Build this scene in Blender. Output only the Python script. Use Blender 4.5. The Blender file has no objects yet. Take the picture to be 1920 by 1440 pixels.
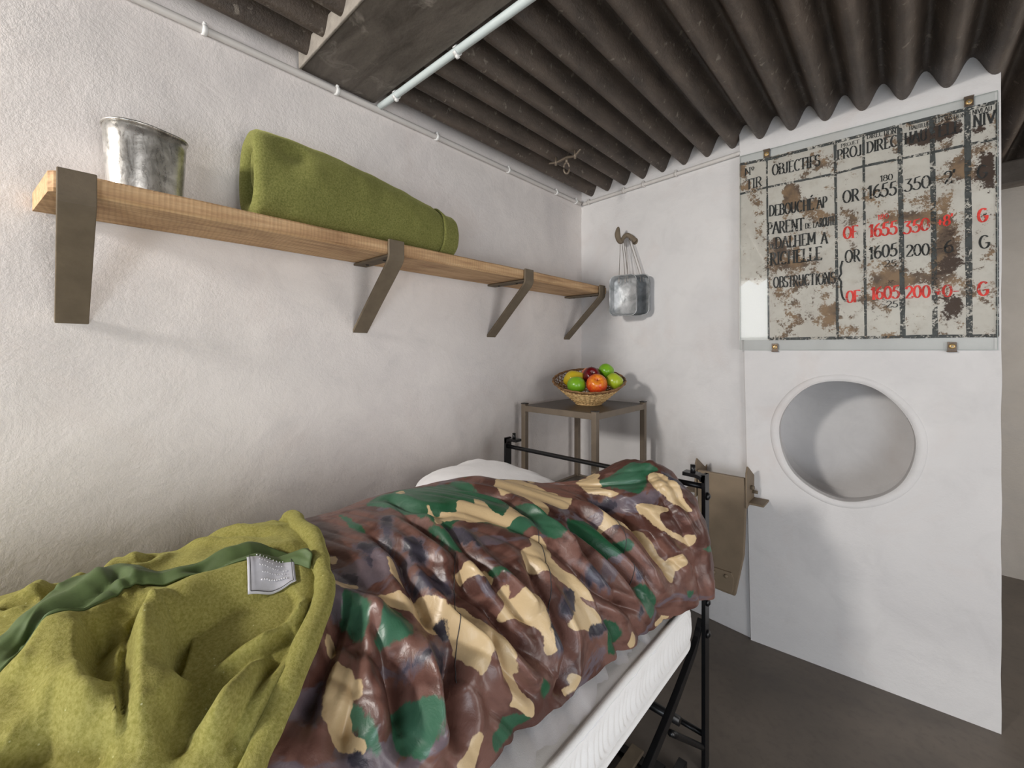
import bpy, bmesh, math, random
import numpy as np
random.seed(4)

# ---------------------------------------------------------------- camera, world, lights, exposure
SC = bpy.context.scene
F_PX, HORIZON = 800.0, 657.0
cam_d = bpy.data.cameras.new('camera'); cam = bpy.data.objects.new('camera', cam_d)
SC.collection.objects.link(cam)
cam_d.sensor_fit = 'HORIZONTAL'; cam_d.sensor_width = 36.0; cam_d.lens = F_PX/1920*36
cam_d.shift_y = -(720-HORIZON)/1920; cam_d.clip_start = 0.01
cam.location = (1.418, 0.0, 1.25)
cam.rotation_euler = (math.radians(90), 0, math.atan2(730, 800))
SC.camera = cam
SC.view_settings.view_transform = 'Standard'; SC.view_settings.look = 'None'
SC.view_settings.gamma = 1.0; SC.view_settings.use_curve_mapping = False
SC.view_settings.exposure = -0.27
w = bpy.data.worlds.new('world'); SC.world = w; w.use_nodes = True
w.node_tree.nodes['Background'].inputs[0].default_value = (0.75, 0.82, 0.95, 1)
w.node_tree.nodes['Background'].inputs[1].default_value = 0.6

def area(name, loc, target, sx, sy, power, col):
    d = bpy.data.lights.new(name, 'AREA'); d.shape = 'RECTANGLE'; d.size = sx; d.size_y = sy
    d.energy = power; d.color = col
    o = bpy.data.objects.new(name, d); SC.collection.objects.link(o); o.location = loc
    v = np.array(target, float)-np.array(loc, float)
    o.rotation_euler = (math.acos(-v[2]/np.linalg.norm(v)), 0, math.atan2(v[1], v[0])-math.pi/2)
    return o
# key daylight at the small high window; the lamps after it are added
area('window_daylight', (0.22, -1.72, 1.98), (0.9, 1.4, 1.1), 0.30, 0.30, 66, (1.0, 0.955, 0.90))
area('doorway_fill', (3.28, 0.35, 1.08), (0.0, 0.35, 1.08), 1.0, 2.0, 36, (1.0, 0.97, 0.94))  # added fill lamp, evens out the left wall
area('rear_fill', (2.35, -1.66, 0.635), (1.0, 1.0, 0.7), 1.0, 1.14, 36, (0.84, 0.92, 1.0))  # added cool fill lamp for the sheet and the end wall shadow
area('reflection_lamp', (0.572, -1.66, 1.745), (0.572, 1.0, 1.7), 0.28, 0.68, 4.6, (1.0, 0.98, 0.96))  # added weak lamp, there to show as a bright reflection in the acrylic
area('passage_fill', (3.15, 3.0, 1.2), (2.0, 3.2, 1.1), 0.6, 1.4, 15, (1.0, 0.95, 0.88))  # added lamp without an opening, brightens the far passage wall

# ---------------------------------------------------------------- helpers
def srgb(r, g, b):
    f = lambda c: (c/255/12.92) if c <= 10 else ((c/255+0.055)/1.055)**2.4
    return (f(r), f(g), f(b), 1)

class NB:
    """a small node builder around one Principled material"""
    def __init__(s, name):
        s.m = bpy.data.materials.new(name); s.m.use_nodes = True
        s.t = s.m.node_tree; s.p = s.t.nodes['Principled BSDF']; s.out = s.t.nodes['Material Output']
        s.geo = s.t.nodes.new('ShaderNodeNewGeometry')
    def n(s, k): return s.t.nodes.new(k)
    def put(s, sock, v):
        if hasattr(v, 'is_output') or hasattr(v, 'links'): s.t.links.new(v, sock)
        else: sock.default_value = v
    def pos(s, scale=(1, 1, 1), rot=(0, 0, 0)):
        m = s.n('ShaderNodeMapping'); s.put(m.inputs['Vector'], s.geo.outputs['Position'])
        m.inputs['Scale'].default_value = scale; m.inputs['Rotation'].default_value = rot
        return m.outputs[0]
    def obj(s, scale=(1, 1, 1)):
        c = s.n('ShaderNodeTexCoord'); m = s.n('ShaderNodeMapping'); s.put(m.inputs['Vector'], c.outputs['Object'])
        m.inputs['Scale'].default_value = scale; return m.outputs[0]
    def noise(s, vec, scale, detail=4, rough=.55, dist=0):
        x = s.n('ShaderNodeTexNoise'); s.put(x.inputs['Vector'], vec); x.inputs['Scale'].default_value = scale
        x.inputs['Detail'].default_value = detail; x.inputs['Roughness'].default_value = rough
        x.inputs['Distortion'].default_value = dist; return x.outputs['Fac']
    def vor(s, vec, scale, feat='F1'):
        x = s.n('ShaderNodeTexVoronoi'); s.put(x.inputs['Vector'], vec); x.inputs['Scale'].default_value = scale
        x.feature = feat; return x.outputs['Distance']
    def wave(s, vec, scale, dist=2, detail=2, dirn='X'):
        x = s.n('ShaderNodeTexWave'); s.put(x.inputs['Vector'], vec); x.inputs['Scale'].default_value = scale
        x.inputs['Distortion'].default_value = dist; x.inputs['Detail'].default_value = detail
        x.bands_direction = dirn; return x.outputs['Fac']
    def ramp(s, f, stops):
        x = s.n('ShaderNodeValToRGB'); s.put(x.inputs[0], f); e = x.color_ramp.elements
        while len(e) < len(stops): e.new(.5)
        for q, (p, c) in zip(e, stops):
            q.position = p; q.color = c if hasattr(c, '__len__') else (c, c, c, 1)
        return x.outputs[0]
    def rng(s, f, a, b, c=0., d=1.):
        x = s.n('ShaderNodeMapRange'); s.put(x.inputs[0], f)
        for i, v in zip((1, 2, 3, 4), (a, b, c, d)): x.inputs[i].default_value = v
        return x.outputs[0]
    def math(s, op, a, b=0., c=None):
        x = s.n('ShaderNodeMath'); x.operation = op; s.put(x.inputs[0], a); s.put(x.inputs[1], b)
        if c is not None: s.put(x.inputs[2], c)
        return x.outputs[0]
    def mix(s, f, a, b, mode='MIX'):
        x = s.n('ShaderNodeMix'); x.data_type = 'RGBA'; x.blend_type = mode
        s.put(x.inputs[0], f); s.put(x.inputs[6], a); s.put(x.inputs[7], b); return x.outputs[2]
    def attr(s, name):
        x = s.n('ShaderNodeAttribute'); x.attribute_name = name; return x.outputs['Fac']
    def bump(s, h, strength=.3, dist=.01, nrm=None):
        x = s.n('ShaderNodeBump'); s.put(x.inputs['Height'], h); x.inputs['Strength'].default_value = strength
        x.inputs['Distance'].default_value = dist
        if nrm is not None: s.put(x.inputs['Normal'], nrm)
        return x.outputs[0]
    def set(s, **k):
        for key, v in k.items():
            s.put(s.p.inputs[{'color': 'Base Color', 'rough': 'Roughness', 'metal': 'Metallic', 'normal': 'Normal', 'sheen': 'Sheen Weight',
                              'sheenr': 'Sheen Roughness', 'sheent': 'Sheen Tint', 'spec': 'Specular IOR Level', 'alpha': 'Alpha', 'coat': 'Coat Weight',
                              'sss': 'Subsurface Weight', 'aniso': 'Anisotropic'}[key]], v)
        return s.m

def plain(name, col, rough=.5, metal=0, var=.12, scale=30, bump=.1, bdist=.002, spec=.5):
    b = NB(name); p = b.pos(); n = b.noise(p, scale, 5)
    c = b.mix(b.rng(n, .3, .7), tuple(x*(1-var) for x in col[:3])+(1,), tuple(min(1, x*(1+var)) for x in col[:3])+(1,))
    return b.set(color=c, rough=rough, metal=metal, spec=spec, normal=b.bump(b.noise(p, scale*4, 4), bump, bdist))

ORG = {}
def root(name, loc, label, cat, group=None):
    o = bpy.data.objects.new(name, None); SC.collection.objects.link(o); o.location = loc
    o.empty_display_size = .05
    o['label'] = label; o['category'] = cat
    if group: o['group'] = group
    ORG[o] = np.array(loc, float); return o
def tag(o, label=None, cat=None, group=None, kind=None):
    for k, v in (('label', label), ('category', cat), ('group', group), ('kind', kind)):
        if v: o[k] = v
    return o
def raw(name, V, Fc, mat, parent=None, smooth=True, attrs=None):
    V = np.asarray(V, float); off = ORG[parent] if parent is not None else np.zeros(3)
    me = bpy.data.meshes.new(name); me.from_pydata((V-off).tolist(), [], Fc); me.update()
    bm_ = bmesh.new(); bm_.from_mesh(me); bmesh.ops.recalc_face_normals(bm_, faces=bm_.faces); bm_.to_mesh(me); bm_.free()
    if mat is not None: me.materials.append(mat)
    me.polygons.foreach_set('use_smooth', [smooth]*len(me.polygons))
    for k, a in (attrs or {}).items():
        at = me.attributes.new(k, 'FLOAT', 'POINT'); at.data.foreach_set('value', np.asarray(a, np.float32).ravel())
    o = bpy.data.objects.new(name, me); SC.collection.objects.link(o)
    if parent is not None: o.parent = parent
    ORG[o] = off; return o
def gridF(nu, nv, cu=False, cv=False, off=0):
    i, j = np.meshgrid(np.arange(nu if cu else nu-1), np.arange(nv if cv else nv-1), indexing='ij')
    i2 = (i+1) % nu; j2 = (j+1) % nv
    return (np.stack([i*nv+j, i2*nv+j, i2*nv+j2, i*nv+j2], -1).reshape(-1, 4)+off).tolist()
def G(P, cu=False, cv=False, cap0=False, cap1=False):
    """grid points (nu,nv,3) -> (verts, faces); cv closes each row, caps fan the first / last row"""
    P = np.asarray(P, float); nu, nv = P.shape[:2]; Fc = gridF(nu, nv, cu, cv)
    if cap0: Fc.append(list(range(nv))[::-1])
    if cap1: Fc.append([(nu-1)*nv+k for k in range(nv)])
    return P.reshape(-1, 3), Fc
def J(*gs):
    V = []; Fc = []; n = 0
    for v, f in gs:
        V.append(np.asarray(v, float)); Fc += [[k+n for k in q] for q in f]; n += len(v)
    return np.concatenate(V), Fc
def mk(name, g, mat, parent=None, smooth=True, bevel=0, seg=2, attrs=None, sub=0):
    o = raw(name, g[0], g[1], mat, parent, smooth, attrs)
    if bevel:
        b = o.modifiers.new('bevel', 'BEVEL'); b.width = bevel; b.segments = seg; b.limit_method = 'ANGLE'; b.harden_normals = False
    if sub: m = o.modifiers.new('sub', 'SUBSURF'); m.levels = m.render_levels = sub
    return o
def box(x0, x1, y0, y1, z0, z1):
    V = [(x, y, z) for x in (x0, x1) for y in (y0, y1) for z in (z0, z1)]
    return np.array(V), [[0, 1, 3, 2], [4, 6, 7, 5], [0, 4, 5, 1], [2, 3, 7, 6], [0, 2, 6, 4], [1, 5, 7, 3]]
def spline(pts, n):
    P = np.asarray(pts, float); m = len(P)
    t = np.concatenate([[0], np.cumsum(np.linalg.norm(np.diff(P, axis=0), axis=1)**.5)]); q = np.linspace(0, t[-1], n); out = []
    Q = np.vstack([2*P[0]-P[1], P, 2*P[-1]-P[-2]])
    for x in q:
        i = min(np.searchsorted(t, x, 'right')-1, m-2); u = (x-t[i])/(t[i+1]-t[i]+1e-12)
        a, b, c, d = Q[i:i+4]
        out.append(.5*((2*b)+(c-a)*u+(2*a-5*b+4*c-d)*u*u+(3*b-a-3*c+d)*u**3))
    return np.array(out)
def frames(P):
    T = np.gradient(P, axis=0); T /= np.linalg.norm(T, axis=1)[:, None]+1e-12
    up = np.array([0, 0, 1.]) if abs(T[0, 2]) < .9 else np.array([1., 0, 0]); N = []
    for t in T:
        up = up-t*(up@t); up /= np.linalg.norm(up)+1e-12; N.append(up.copy())
    N = np.array(N); return T, N, np.cross(T, N)
def tube(P, r, n=12, closed=False, cap=True):
    P = np.asarray(P, float); T, N, B = frames(P); a = np.linspace(0, 2*np.pi, n, endpoint=False)
    if closed:
        T = np.roll(P, -1, 0)-np.roll(P, 1, 0); T /= np.linalg.norm(T, axis=1)[:, None]
        N = np.cross(T, [0, 0, 1.]); N /= np.linalg.norm(N, axis=1)[:, None]+1e-9; B = np.cross(T, N)
    r = np.broadcast_to(np.asarray(r, float), (len(P),))[:, None, None]
    R = P[:, None]+r*(np.cos(a)[None, :, None]*N[:, None]+np.sin(a)[None, :, None]*B[:, None])
    return G(R, closed, True, cap and not closed, cap and not closed)
def strip(P, side, w, h):
    """flat bar swept along P: side = width direction, w full width, h thickness"""
    P = np.asarray(P, float); T, _, _ = frames(P); s = np.asarray(side, float); s = s/np.linalg.norm(s); R = []
    for p, t in zip(P, T):
        nn = np.cross(t, s); nn /= np.linalg.norm(nn); R.append([p+s*w/2+nn*h/2, p-s*w/2+nn*h/2, p-s*w/2-nn*h/2, p+s*w/2-nn*h/2])
    return G(np.array(R), False, True, True, True)
def lathe(prof, c, n=24, axis=(0, 0, 1)):
    a = np.linspace(0, 2*np.pi, n, endpoint=False); ax = np.asarray(axis, float); ax /= np.linalg.norm(ax)
    e = np.cross(ax, [1, 0, 0] if abs(ax[0]) < .8 else [0, 1, 0]); e /= np.linalg.norm(e); f = np.cross(ax, e)
    P = np.array([[np.asarray(c)+ax*h+r*(np.cos(x)*e+np.sin(x)*f) for x in a] for r, h in prof])
    return G(P, False, True, True, True)
def cyl(c, r, h, axis=(0, 0, 1), n=16): return lathe([(r, 0), (r, h)], c, n, axis)

_rs = np.random.RandomState(7); _LAT = _rs.rand(64, 64)
def vnoise(x, y, seed=0):
    x = np.asarray(x, float)+seed*17.3; y = np.asarray(y, float)+seed*9.1
    xi = np.floor(x).astype(int); yi = np.floor(y).astype(int); fx = x-xi; fy = y-yi
    fx = fx*fx*fx*(fx*(fx*6-15)+10); fy = fy*fy*fy*(fy*(fy*6-15)+10)
    L = lambda i, j: _LAT[i % 64, j % 64]
    return (L(xi, yi)*(1-fx)+L(xi+1, yi)*fx)*(1-fy)+(L(xi, yi+1)*(1-fx)+L(xi+1, yi+1)*fx)*fy-.5
def fbm(x, y, o=4, seed=0):
    r = 0; a = 1.
    for k in range(o): r = r+a*vnoise(np.asarray(x)*2**k, np.asarray(y)*2**k, seed+k); a *= .5
    return r

# ---------------------------------------------------------------- materials
def plaster(name, base, rough_amt, grey):
    b = NB(name); p = b.pos()
    big = b.noise(p, 1.6, 5, .6, .6); mid = b.noise(p, 7, 6, .65, .8); fine = b.noise(p, 85, 5, .7); vfine = b.noise(p, 260, 3, .6)
    tro = b.noise(b.pos((1, 1.3, 1.9), (.5, .2, .3)), 6, 5, .55, 1.2); patch = b.rng(b.noise(p, 2.4, 3, .5, .4), .45, .62)
    g = tuple(grey[:3])+(1,)
    c = b.mix(b.rng(big, .35, .7), base, g)
    c = b.mix(b.math('MULTIPLY', b.rng(mid, .5, .75), .2), c, srgb(176, 174, 174))
    c = b.mix(b.math('MULTIPLY', b.rng(b.noise(p, 3.1, 5, .6, 1.0), .55, .75), .25), c, srgb(205, 190, 183))
    h = b.math('MULTIPLY', fine, b.math('MULTIPLY_ADD', patch, 1.3, .35))
    h = b.math('ADD', b.math('MULTIPLY', tro, .7), h); h = b.math('MULTIPLY_ADD', vfine, .2, h)
    h = b.math('MULTIPLY_ADD', mid, 1.2, h)
    return b.set(color=c, rough=.85, spec=.25, normal=b.bump(h, rough_amt, .012))
M_left = plaster('rough_white_plaster', srgb(232, 226, 222), .26, srgb(214, 208, 206))
M_wall = plaster('smooth_white_plaster', srgb(222, 220, 219), .12, srgb(208, 206, 206))
M_far = plaster('passage_plaster', srgb(214, 206, 196), .15, srgb(196, 188, 178))

def m_floor():
    b = NB('dark_painted_concrete'); p = b.pos(); n = b.noise(p, 3, 6, .6, .5); f = b.noise(p, 40, 5)
    c = b.mix(b.rng(n, .3, .7), srgb(88, 81, 74), srgb(114, 105, 96)); c = b.mix(b.math('MULTIPLY', b.rng(f, .5, .7), .25), c, srgb(70, 64, 60))
    return b.set(color=c, rough=b.rng(n, .3, .7, .42, .62), normal=b.bump(f, .12, .004))
M_floor = m_floor()
def m_sheet():
    b = NB('bitumen_corrugated_sheet'); p = b.pos(); n = b.noise(b.pos((3, 1, 3)), 5, 6, .65); f = b.noise(p, 90, 5, .7); sp = b.noise(p, 38, 3, .6)
    c = b.mix(b.rng(n, .3, .7), srgb(54, 45, 38), srgb(96, 83, 72)); c = b.mix(b.rng(sp, .625, .69), c, srgb(124, 115, 104))
    c = b.mix(b.math('MULTIPLY', b.rng(f, .55, .7), .35), c, srgb(98, 89, 79))
    return b.set(color=c, rough=.5, spec=.6, normal=b.bump(b.math('ADD', f, b.math('MULTIPLY', n, .8)), .6, .007))
M_sheet = m_sheet()
def m_beam():
    b = NB('weathered_concrete_beam'); p = b.pos(); n = b.noise(b.pos((1.2, 4, 1)), 4, 6, .65, .6); f = b.noise(p, 70, 5, .7)
    c = b.mix(b.rng(n, .32, .68), srgb(72, 65, 58), srgb(112, 104, 96)); c = b.mix(b.rng(b.noise(p, 9, 5, .6, 1), .6, .72), c, srgb(140, 132, 124))
    c = b.mix(b.math('MULTIPLY', b.rng(f, .55, .7), .3), c, srgb(60, 54, 48))
    return b.set(color=c, rough=.8, normal=b.bump(f, .3, .004))
M_beam = m_beam()
def m_wood():
    b = NB('rough_sawn_pine'); g = b.noise(b.pos((16, .9, 16)), 5, 6, .6, .5); saw = b.wave(b.pos((6, 20, 1), (0, 0, .35)), 1.6, 7, 4, 'Y'); f = b.noise(b.pos((20, 5, 60)), 8, 4)
    k = b.noise(b.pos((3, 2.2, 3)), 2.5, 4, .6, .4)
    c = b.ramp(g, [(.25, srgb(158, 120, 86)), (.5, srgb(200, 162, 120)), (.75, srgb(222, 190, 148))])
    c = b.mix(b.math('MULTIPLY', b.rng(saw, .45, .95), .14), c, srgb(112, 78, 48)); c = b.mix(b.math('MULTIPLY', b.rng(k, .5, .75), .45), c, srgb(120, 84, 54))
    return b.set(color=c, rough=.75, normal=b.bump(b.math('ADD', b.math('MULTIPLY', saw, .5), f), .3, .002))
M_wood = m_wood()
M_brown = plain('brown_painted_steel', srgb(112, 100, 84), .75, 0, .12, 25, .25, .003, .3)
M_tan = plain('brown_painted_panel', srgb(124, 108, 88), .6, 0, .1, 14, .1, .002)
M_blk = plain('black_painted_iron', srgb(20, 20, 22), .32, .2, .25, 40, .1, .001)
M_rail = plain('bronze_steel', srgb(120, 108, 94), .4, .35, .1, 18, .06, .001)
M_top = plain('dark_bronze_sheet', srgb(86, 79, 72), .4, .3, .08, 12, .05, .001)
M_cap = plain('dark_plastic_cap', srgb(40, 36, 32), .5)
M_pipe = plain('white_conduit', srgb(206, 202, 198), .5, 0, .04, 12, .1, .001)
M_clipw = plain('glossy_white_plastic', srgb(228, 228, 226), .3, 0, .03, 12, .05, .001)
M_pipe2 = plain('pale_blue_grey_conduit', srgb(196, 206, 206), .4, 0, .04, 12, .05, .001)
M_wire = plain('steel_wire', srgb(168, 162, 156), .4, .8)
M_brass = plain('brass_washer', srgb(190, 160, 110), .35, .6)
M_clip = plain('bronze_clip', srgb(98, 84, 72), .4, .5)
def m_alu(name, dark, light, r, mt=.85):
    b = NB(name); p = b.obj(); n = b.noise(p, 16, 5, .6, .8); f = b.noise(p, 60, 4, .7); s = b.noise(b.obj((4, 4, 1)), 20, 4, .6, 1.5)
    c = b.mix(b.rng(n, .35, .65), dark, light)
    return b.set(color=c, metal=mt, rough=b.rng(s, .3, .7, r, r+.25), normal=b.bump(b.math('ADD', n, b.math('MULTIPLY', f, .3)), .25, .004))
M_cup = m_alu('scuffed_aluminium', srgb(158, 156, 150), srgb(226, 224, 220), .2)
M_tin = m_alu('dull_aluminium', srgb(150, 154, 156), srgb(206, 208, 210), .38, .65)
def m_fleece(name, a, b_, sheen=.6, lint=0.):
    b = NB(name); p = b.pos(); n = b.noise(p, 220, 3, .7); m = b.noise(p, 12, 4, .6)
    c = b.mix(b.rng(n, .35, .65), a, b_); c = b.mix(b.math('MULTIPLY', b.rng(m, .4, .7), .25), c, a)
    if lint:
        l = b.rng(b.vor(p, 85), .11, .05); l = b.math('MULTIPLY', l, b.rng(b.noise(p, 60, 2), .5, .6)); c = b.mix(b.math('MULTIPLY', l, lint), c, srgb(205, 205, 160))
    return b.set(color=c, rough=.95, spec=.15, sheen=sheen, sheenr=.45, sheent=srgb(225, 225, 150), normal=b.bump(n, .35, .003))
M_fleece = m_fleece('olive_fleece', srgb(100, 102, 52), srgb(132, 132, 78), .5)
M_lining = m_fleece('olive_flannel', srgb(130, 126, 64), srgb(160, 154, 92), .25, .8)
M_flap = plain('green_nylon_flap', srgb(84, 102, 62), .6, 0, .08, 60, .15, .001, .35)
def m_white(name, col, q=0.):
    b = NB(name); p = b.pos(); n = b.noise(p, 500, 2); m = b.noise(p, 14, 4)
    h = b.math('MULTIPLY_ADD', m, 3., n)
    return b.set(color=col, rough=.9, spec=.2, sheen=.15, normal=b.bump(h, .2, .003))
M_sheetw = m_white('white_cotton', srgb(236, 235, 238)); M_matt = m_white('white_quilting', srgb(232, 231, 230)); M_pillow = m_white('white_pillowcase', srgb(240, 240, 242))
M_label = plain('silver_cloth_label', srgb(196, 196, 204), .5, .1, .08, 60, .2, .001)
M_thread = plain('dark_thread', srgb(60, 58, 60), .8); M_print = plain('pale_label_print', srgb(236, 236, 240), .6)
def m_camo():
    b = NB('woodland_camouflage_satin'); p = b.pos(); e = b.noise(p, 26, 4, .6); e2 = b.noise(p, 60, 3, .5)
    per = b.math('ADD', b.math('MULTIPLY', b.math('SUBTRACT', e, .5), .014), b.math('MULTIPLY', b.math('SUBTRACT', e2, .5), .007))
    st = b.noise(b.pos((30, 30, 9), (.4, 0, .6)), 1.6, 5, .65); per2 = b.math('MULTIPLY', b.math('SUBTRACT', st, .5), .04)
    def lay(c, at, col, soft=.0008, k=1.):
        v = b.math('MULTIPLY_ADD', per if k == 1 else per2, k, b.attr(at)); return b.mix(b.rng(v, -soft, soft), c, col)
    base = b.mix(b.rng(b.noise(b.pos((1, .6, 1)), 7, 4, .6, .6), .46, .54), srgb(78, 50, 43), srgb(110, 78, 69))
    lil = b.rng(b.noise(b.pos((1, .55, 1), (.3, .1, .5)), 6.5, 5, .6, .8), .575, .605); base = b.mix(b.math('MULTIPLY', lil, .7), base, srgb(98, 92, 102))
    c = lay(base, 'dk2', srgb(92, 84, 92), .006, 1.5)
    c = lay(c, 'gr', b.mix(b.rng(b.noise(p, 6, 3), .4, .6), srgb(30, 76, 50), srgb(58, 98, 76)), .002, .7)
    c = lay(c, 'kh', srgb(192, 168, 130))
    c = lay(c, 'dk', b.mix(b.rng(b.noise(p, 14, 3), .4, .6), srgb(46, 44, 52), srgb(66, 62, 74)), .002, .9)
    wr = b.noise(b.pos((1, 1, 1)), 34, 4, .6, .6)
    return b.set(color=c, rough=.36, spec=.45, normal=b.bump(b.math('MULTIPLY_ADD', b.noise(p, 700, 2), .05, wr), .2, .008))
M_camo = m_camo()

# print patches, folds and seams of the sleeping bag, in the cloth's own (length, girth) coordinates; then the painted words
KH=[[(.7851,.4783),(.7998,.4828),(.8197,.4405),(.8134,.5617),(.8146,.6174),(.8044,.6463),(.7891,.6607),(.7845,.6463),(.7749,.614),(.7743,.6552),(.7652,.663),(.7692,.5918),(.7465,.5862),(.7539,.5551),(.7806,.5195)],[(.6581,.5539),(.6518,.5795),(.6575,.5918),(.6632,.5862),(.6705,.6118),(.6808,.5873),(.6893,.5851),(.6932,.6029),(.6898,.6207),(.7012,.594),(.7068,.594),(.7029,.6185),(.7006,.6452),(.7074,.6607),(.7386,.624),(.7392,.634),(.7256,.6607),(.7295,.6819),(.7199,.6652),(.704,.6719),(.6966,.6641),(.6898,.6485),(.6728,.6407),(.6649,.6218),(.653,.6107),(.6479,.6051),(.6382,.6229),(.6439,.6029)],[(.7102,.7152),(.7221,.7197),(.7216,.7386),(.7159,.7631),(.7074,.7686),(.7119,.792),(.7165,.8109),(.7238,.8409),(.729,.8732),(.7221,.8732),(.7136,.8521),(.7159,.8732),(.7273,.9143),(.7176,.9333),(.704,.9088),(.687,.9032),(.6881,.8865),(.7063,.8743),(.7097,.8443),(.704,.812),(.6932,.7942),(.6859,.7831),(.6847,.7464),(.6915,.7386),(.704,.7442)],[(.6172,.7141),(.6292,.7175),(.6405,.7341),(.6416,.7564),(.6394,.762),(.6309,.7497),(.624,.7341),(.6144,.7264)],[(.539,.693),(.5515,.6874),(.5611,.6952),(.5645,.7152),(.5679,.7253),(.5713,.7063),(.5821,.723),(.5861,.7497),(.5878,.7642),(.5968,.7531),(.6053,.7753),(.611,.8142),(.6178,.842),(.6206,.8765),(.6155,.8776),(.6178,.8999),(.6189,.9388),(.6292,.97),(.6258,.9844),(.6167,.9577),(.6076,.9466),(.6116,.9366),(.6087,.8732),(.6019,.8432),(.5906,.8776),(.5844,.8554),(.5804,.8287),(.5804,.8065),(.5798,.7798),(.5673,.7764),(.5645,.7542),(.5617,.7241),(.5503,.7019)],[(.4999,.733),(.5033,.7442),(.5044,.7675),(.5055,.7898),(.5016,.7942),(.4993,.782),(.4953,.8031),(.4919,.8287),(.4953,.8443),(.4948,.8543),(.4885,.8398),(.4812,.8242),(.4817,.7987),(.4789,.782)],[(.6411,.7786),(.6456,.7875),(.6411,.8053),(.6569,.8087),(.67,.8298),(.6751,.8487),(.6643,.8721),(.6671,.8966),(.6598,.9166),(.6541,.9143),(.6575,.8854),(.6558,.8632),(.6416,.8354),(.6263,.8154),(.6382,.8065)],[(.8259,.6685),(.8367,.7063),(.8492,.7419),(.8497,.7964),(.8492,.8443),(.8582,.8943),(.8497,.9232),(.8441,.8799),(.8378,.8287),(.8412,.7887),(.831,.7531),(.8202,.7364),(.7942,.7286),(.8151,.7219),(.818,.6885)],[(.8526,.5362),(.8866,.3159),(.8741,.4572),(.8645,.5339),(.8565,.5662),(.8605,.6062),(.8582,.6251),(.8509,.584),(.8458,.5717)],[(.8928,.5795),(.9036,.6062),(.9047,.6852),(.8968,.7353),(.9013,.7798),(.8917,.7575),(.8843,.6885),(.886,.6274)],[(.8605,.6707),(.869,.6963),(.8815,.7364),(.8679,.7208),(.8645,.7798),(.8917,.8587),(.8838,.822),(.8945,.8432),(.8866,.8643),(.8735,.8109),(.8622,.7675),(.8588,.7208)],[(.8526,.8554),(.8713,.8543),(.8724,.8877),(.8554,.891)],[(.5498,.9577),(.5628,.9555),(.5707,.9377),(.5764,.9488),(.573,.9611),(.5679,.9733),(.5651,.9822)],[(.666,.9911),(.6757,.99),(.6762,.9711),(.6836,.9744),(.6819,.9922),(.6722,.9933)],[(.5384,.5806),(.543,.5851),(.539,.5962),(.5356,.5918)],[(.4999,.7063),(.5061,.6952),(.5078,.7075),(.5038,.7175),(.4999,.713)],[(.5254,.6329),(.5407,.6518),(.5356,.6563),(.5265,.6407)],[(.759,.9911),(.7669,.9711),(.7732,.9855),(.7692,.9989)],[(.8089,.9933),(.8242,.99),(.8395,.9956),(.818,1.0)],[(.8242,.4861),(.8327,.4783),(.8168,.5206)],[(.5741,.6374),(.5736,.6563),(.5702,.683),(.5707,.693),(.5685,.6752),(.5702,.6529)],[(.6541,.4761),(.6615,.4917),(.6547,.5039),(.6507,.4983)]]
GR=[[(.611,.4805),(.6309,.4449),(.6671,.4705),(.7108,.5028),(.7516,.4872),(.7755,.4127),(.7335,.5117),(.7358,.5773),(.7488,.6263),(.755,.6719),(.7596,.7108),(.7511,.7386),(.7341,.7464),(.7267,.7164),(.7227,.6952),(.6949,.7019),(.6961,.6707),(.6836,.6541),(.6694,.6251),(.6547,.624),(.6496,.6396),(.6377,.6185),(.6371,.5862),(.6314,.5528),(.6246,.5217)],[(.7777,.6885),(.7953,.7141),(.7998,.7564),(.8208,.7875),(.8106,.8053),(.7834,.8087),(.7709,.7853),(.7635,.7464)],[(.6388,.7375),(.6569,.762),(.6609,.7853),(.6541,.7875),(.6462,.7653)],[(.5254,.6518),(.5322,.6596),(.5356,.6852),(.5333,.7108),(.5231,.7219),(.5203,.7375),(.5157,.703),(.5191,.6785)],[(.526,.743),(.543,.7063),(.5526,.713),(.5566,.7453),(.552,.7664),(.5407,.7642),(.5277,.7508)],[(.5203,.8265),(.5464,.8543),(.5367,.8943),(.5282,.9121),(.5203,.8966),(.514,.871)],[(.4982,.7809),(.5016,.8165),(.5038,.8454),(.5021,.8754),(.4976,.8554),(.4942,.8231)],[(.7341,.9155),(.7556,.9477),(.7522,.9811),(.7312,.9933),(.7278,.9511)],[(.5838,.9766),(.6042,.9566),(.6258,.98),(.6172,.9911),(.5923,.9956)],[(.8021,.8799),(.8208,.9188),(.8134,.9766),(.7987,.97),(.7953,.9199)],[(.8633,.5261),(.8781,.4972),(.8974,.4828),(.9025,.5184),(.9081,.6062),(.8917,.574),(.8849,.6118),(.8696,.6563),(.8645,.604)],[(.6394,.9288),(.6507,.9544),(.6456,.9755),(.6377,.9689)],[(.6314,.6029),(.6433,.6529),(.6371,.6941),(.6297,.6808),(.6292,.6363)],[(.8928,.8776),(.9234,.8877),(.9314,.9199)],[(.865,.9499),(.8792,.9633),(.8673,.9744)],[(.5821,.4839),(.5855,.5506),(.577,.5651),(.5747,.5295)],[(.8526,.5362),(.8696,.5095),(.8616,.5784),(.8599,.535)]]
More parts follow.
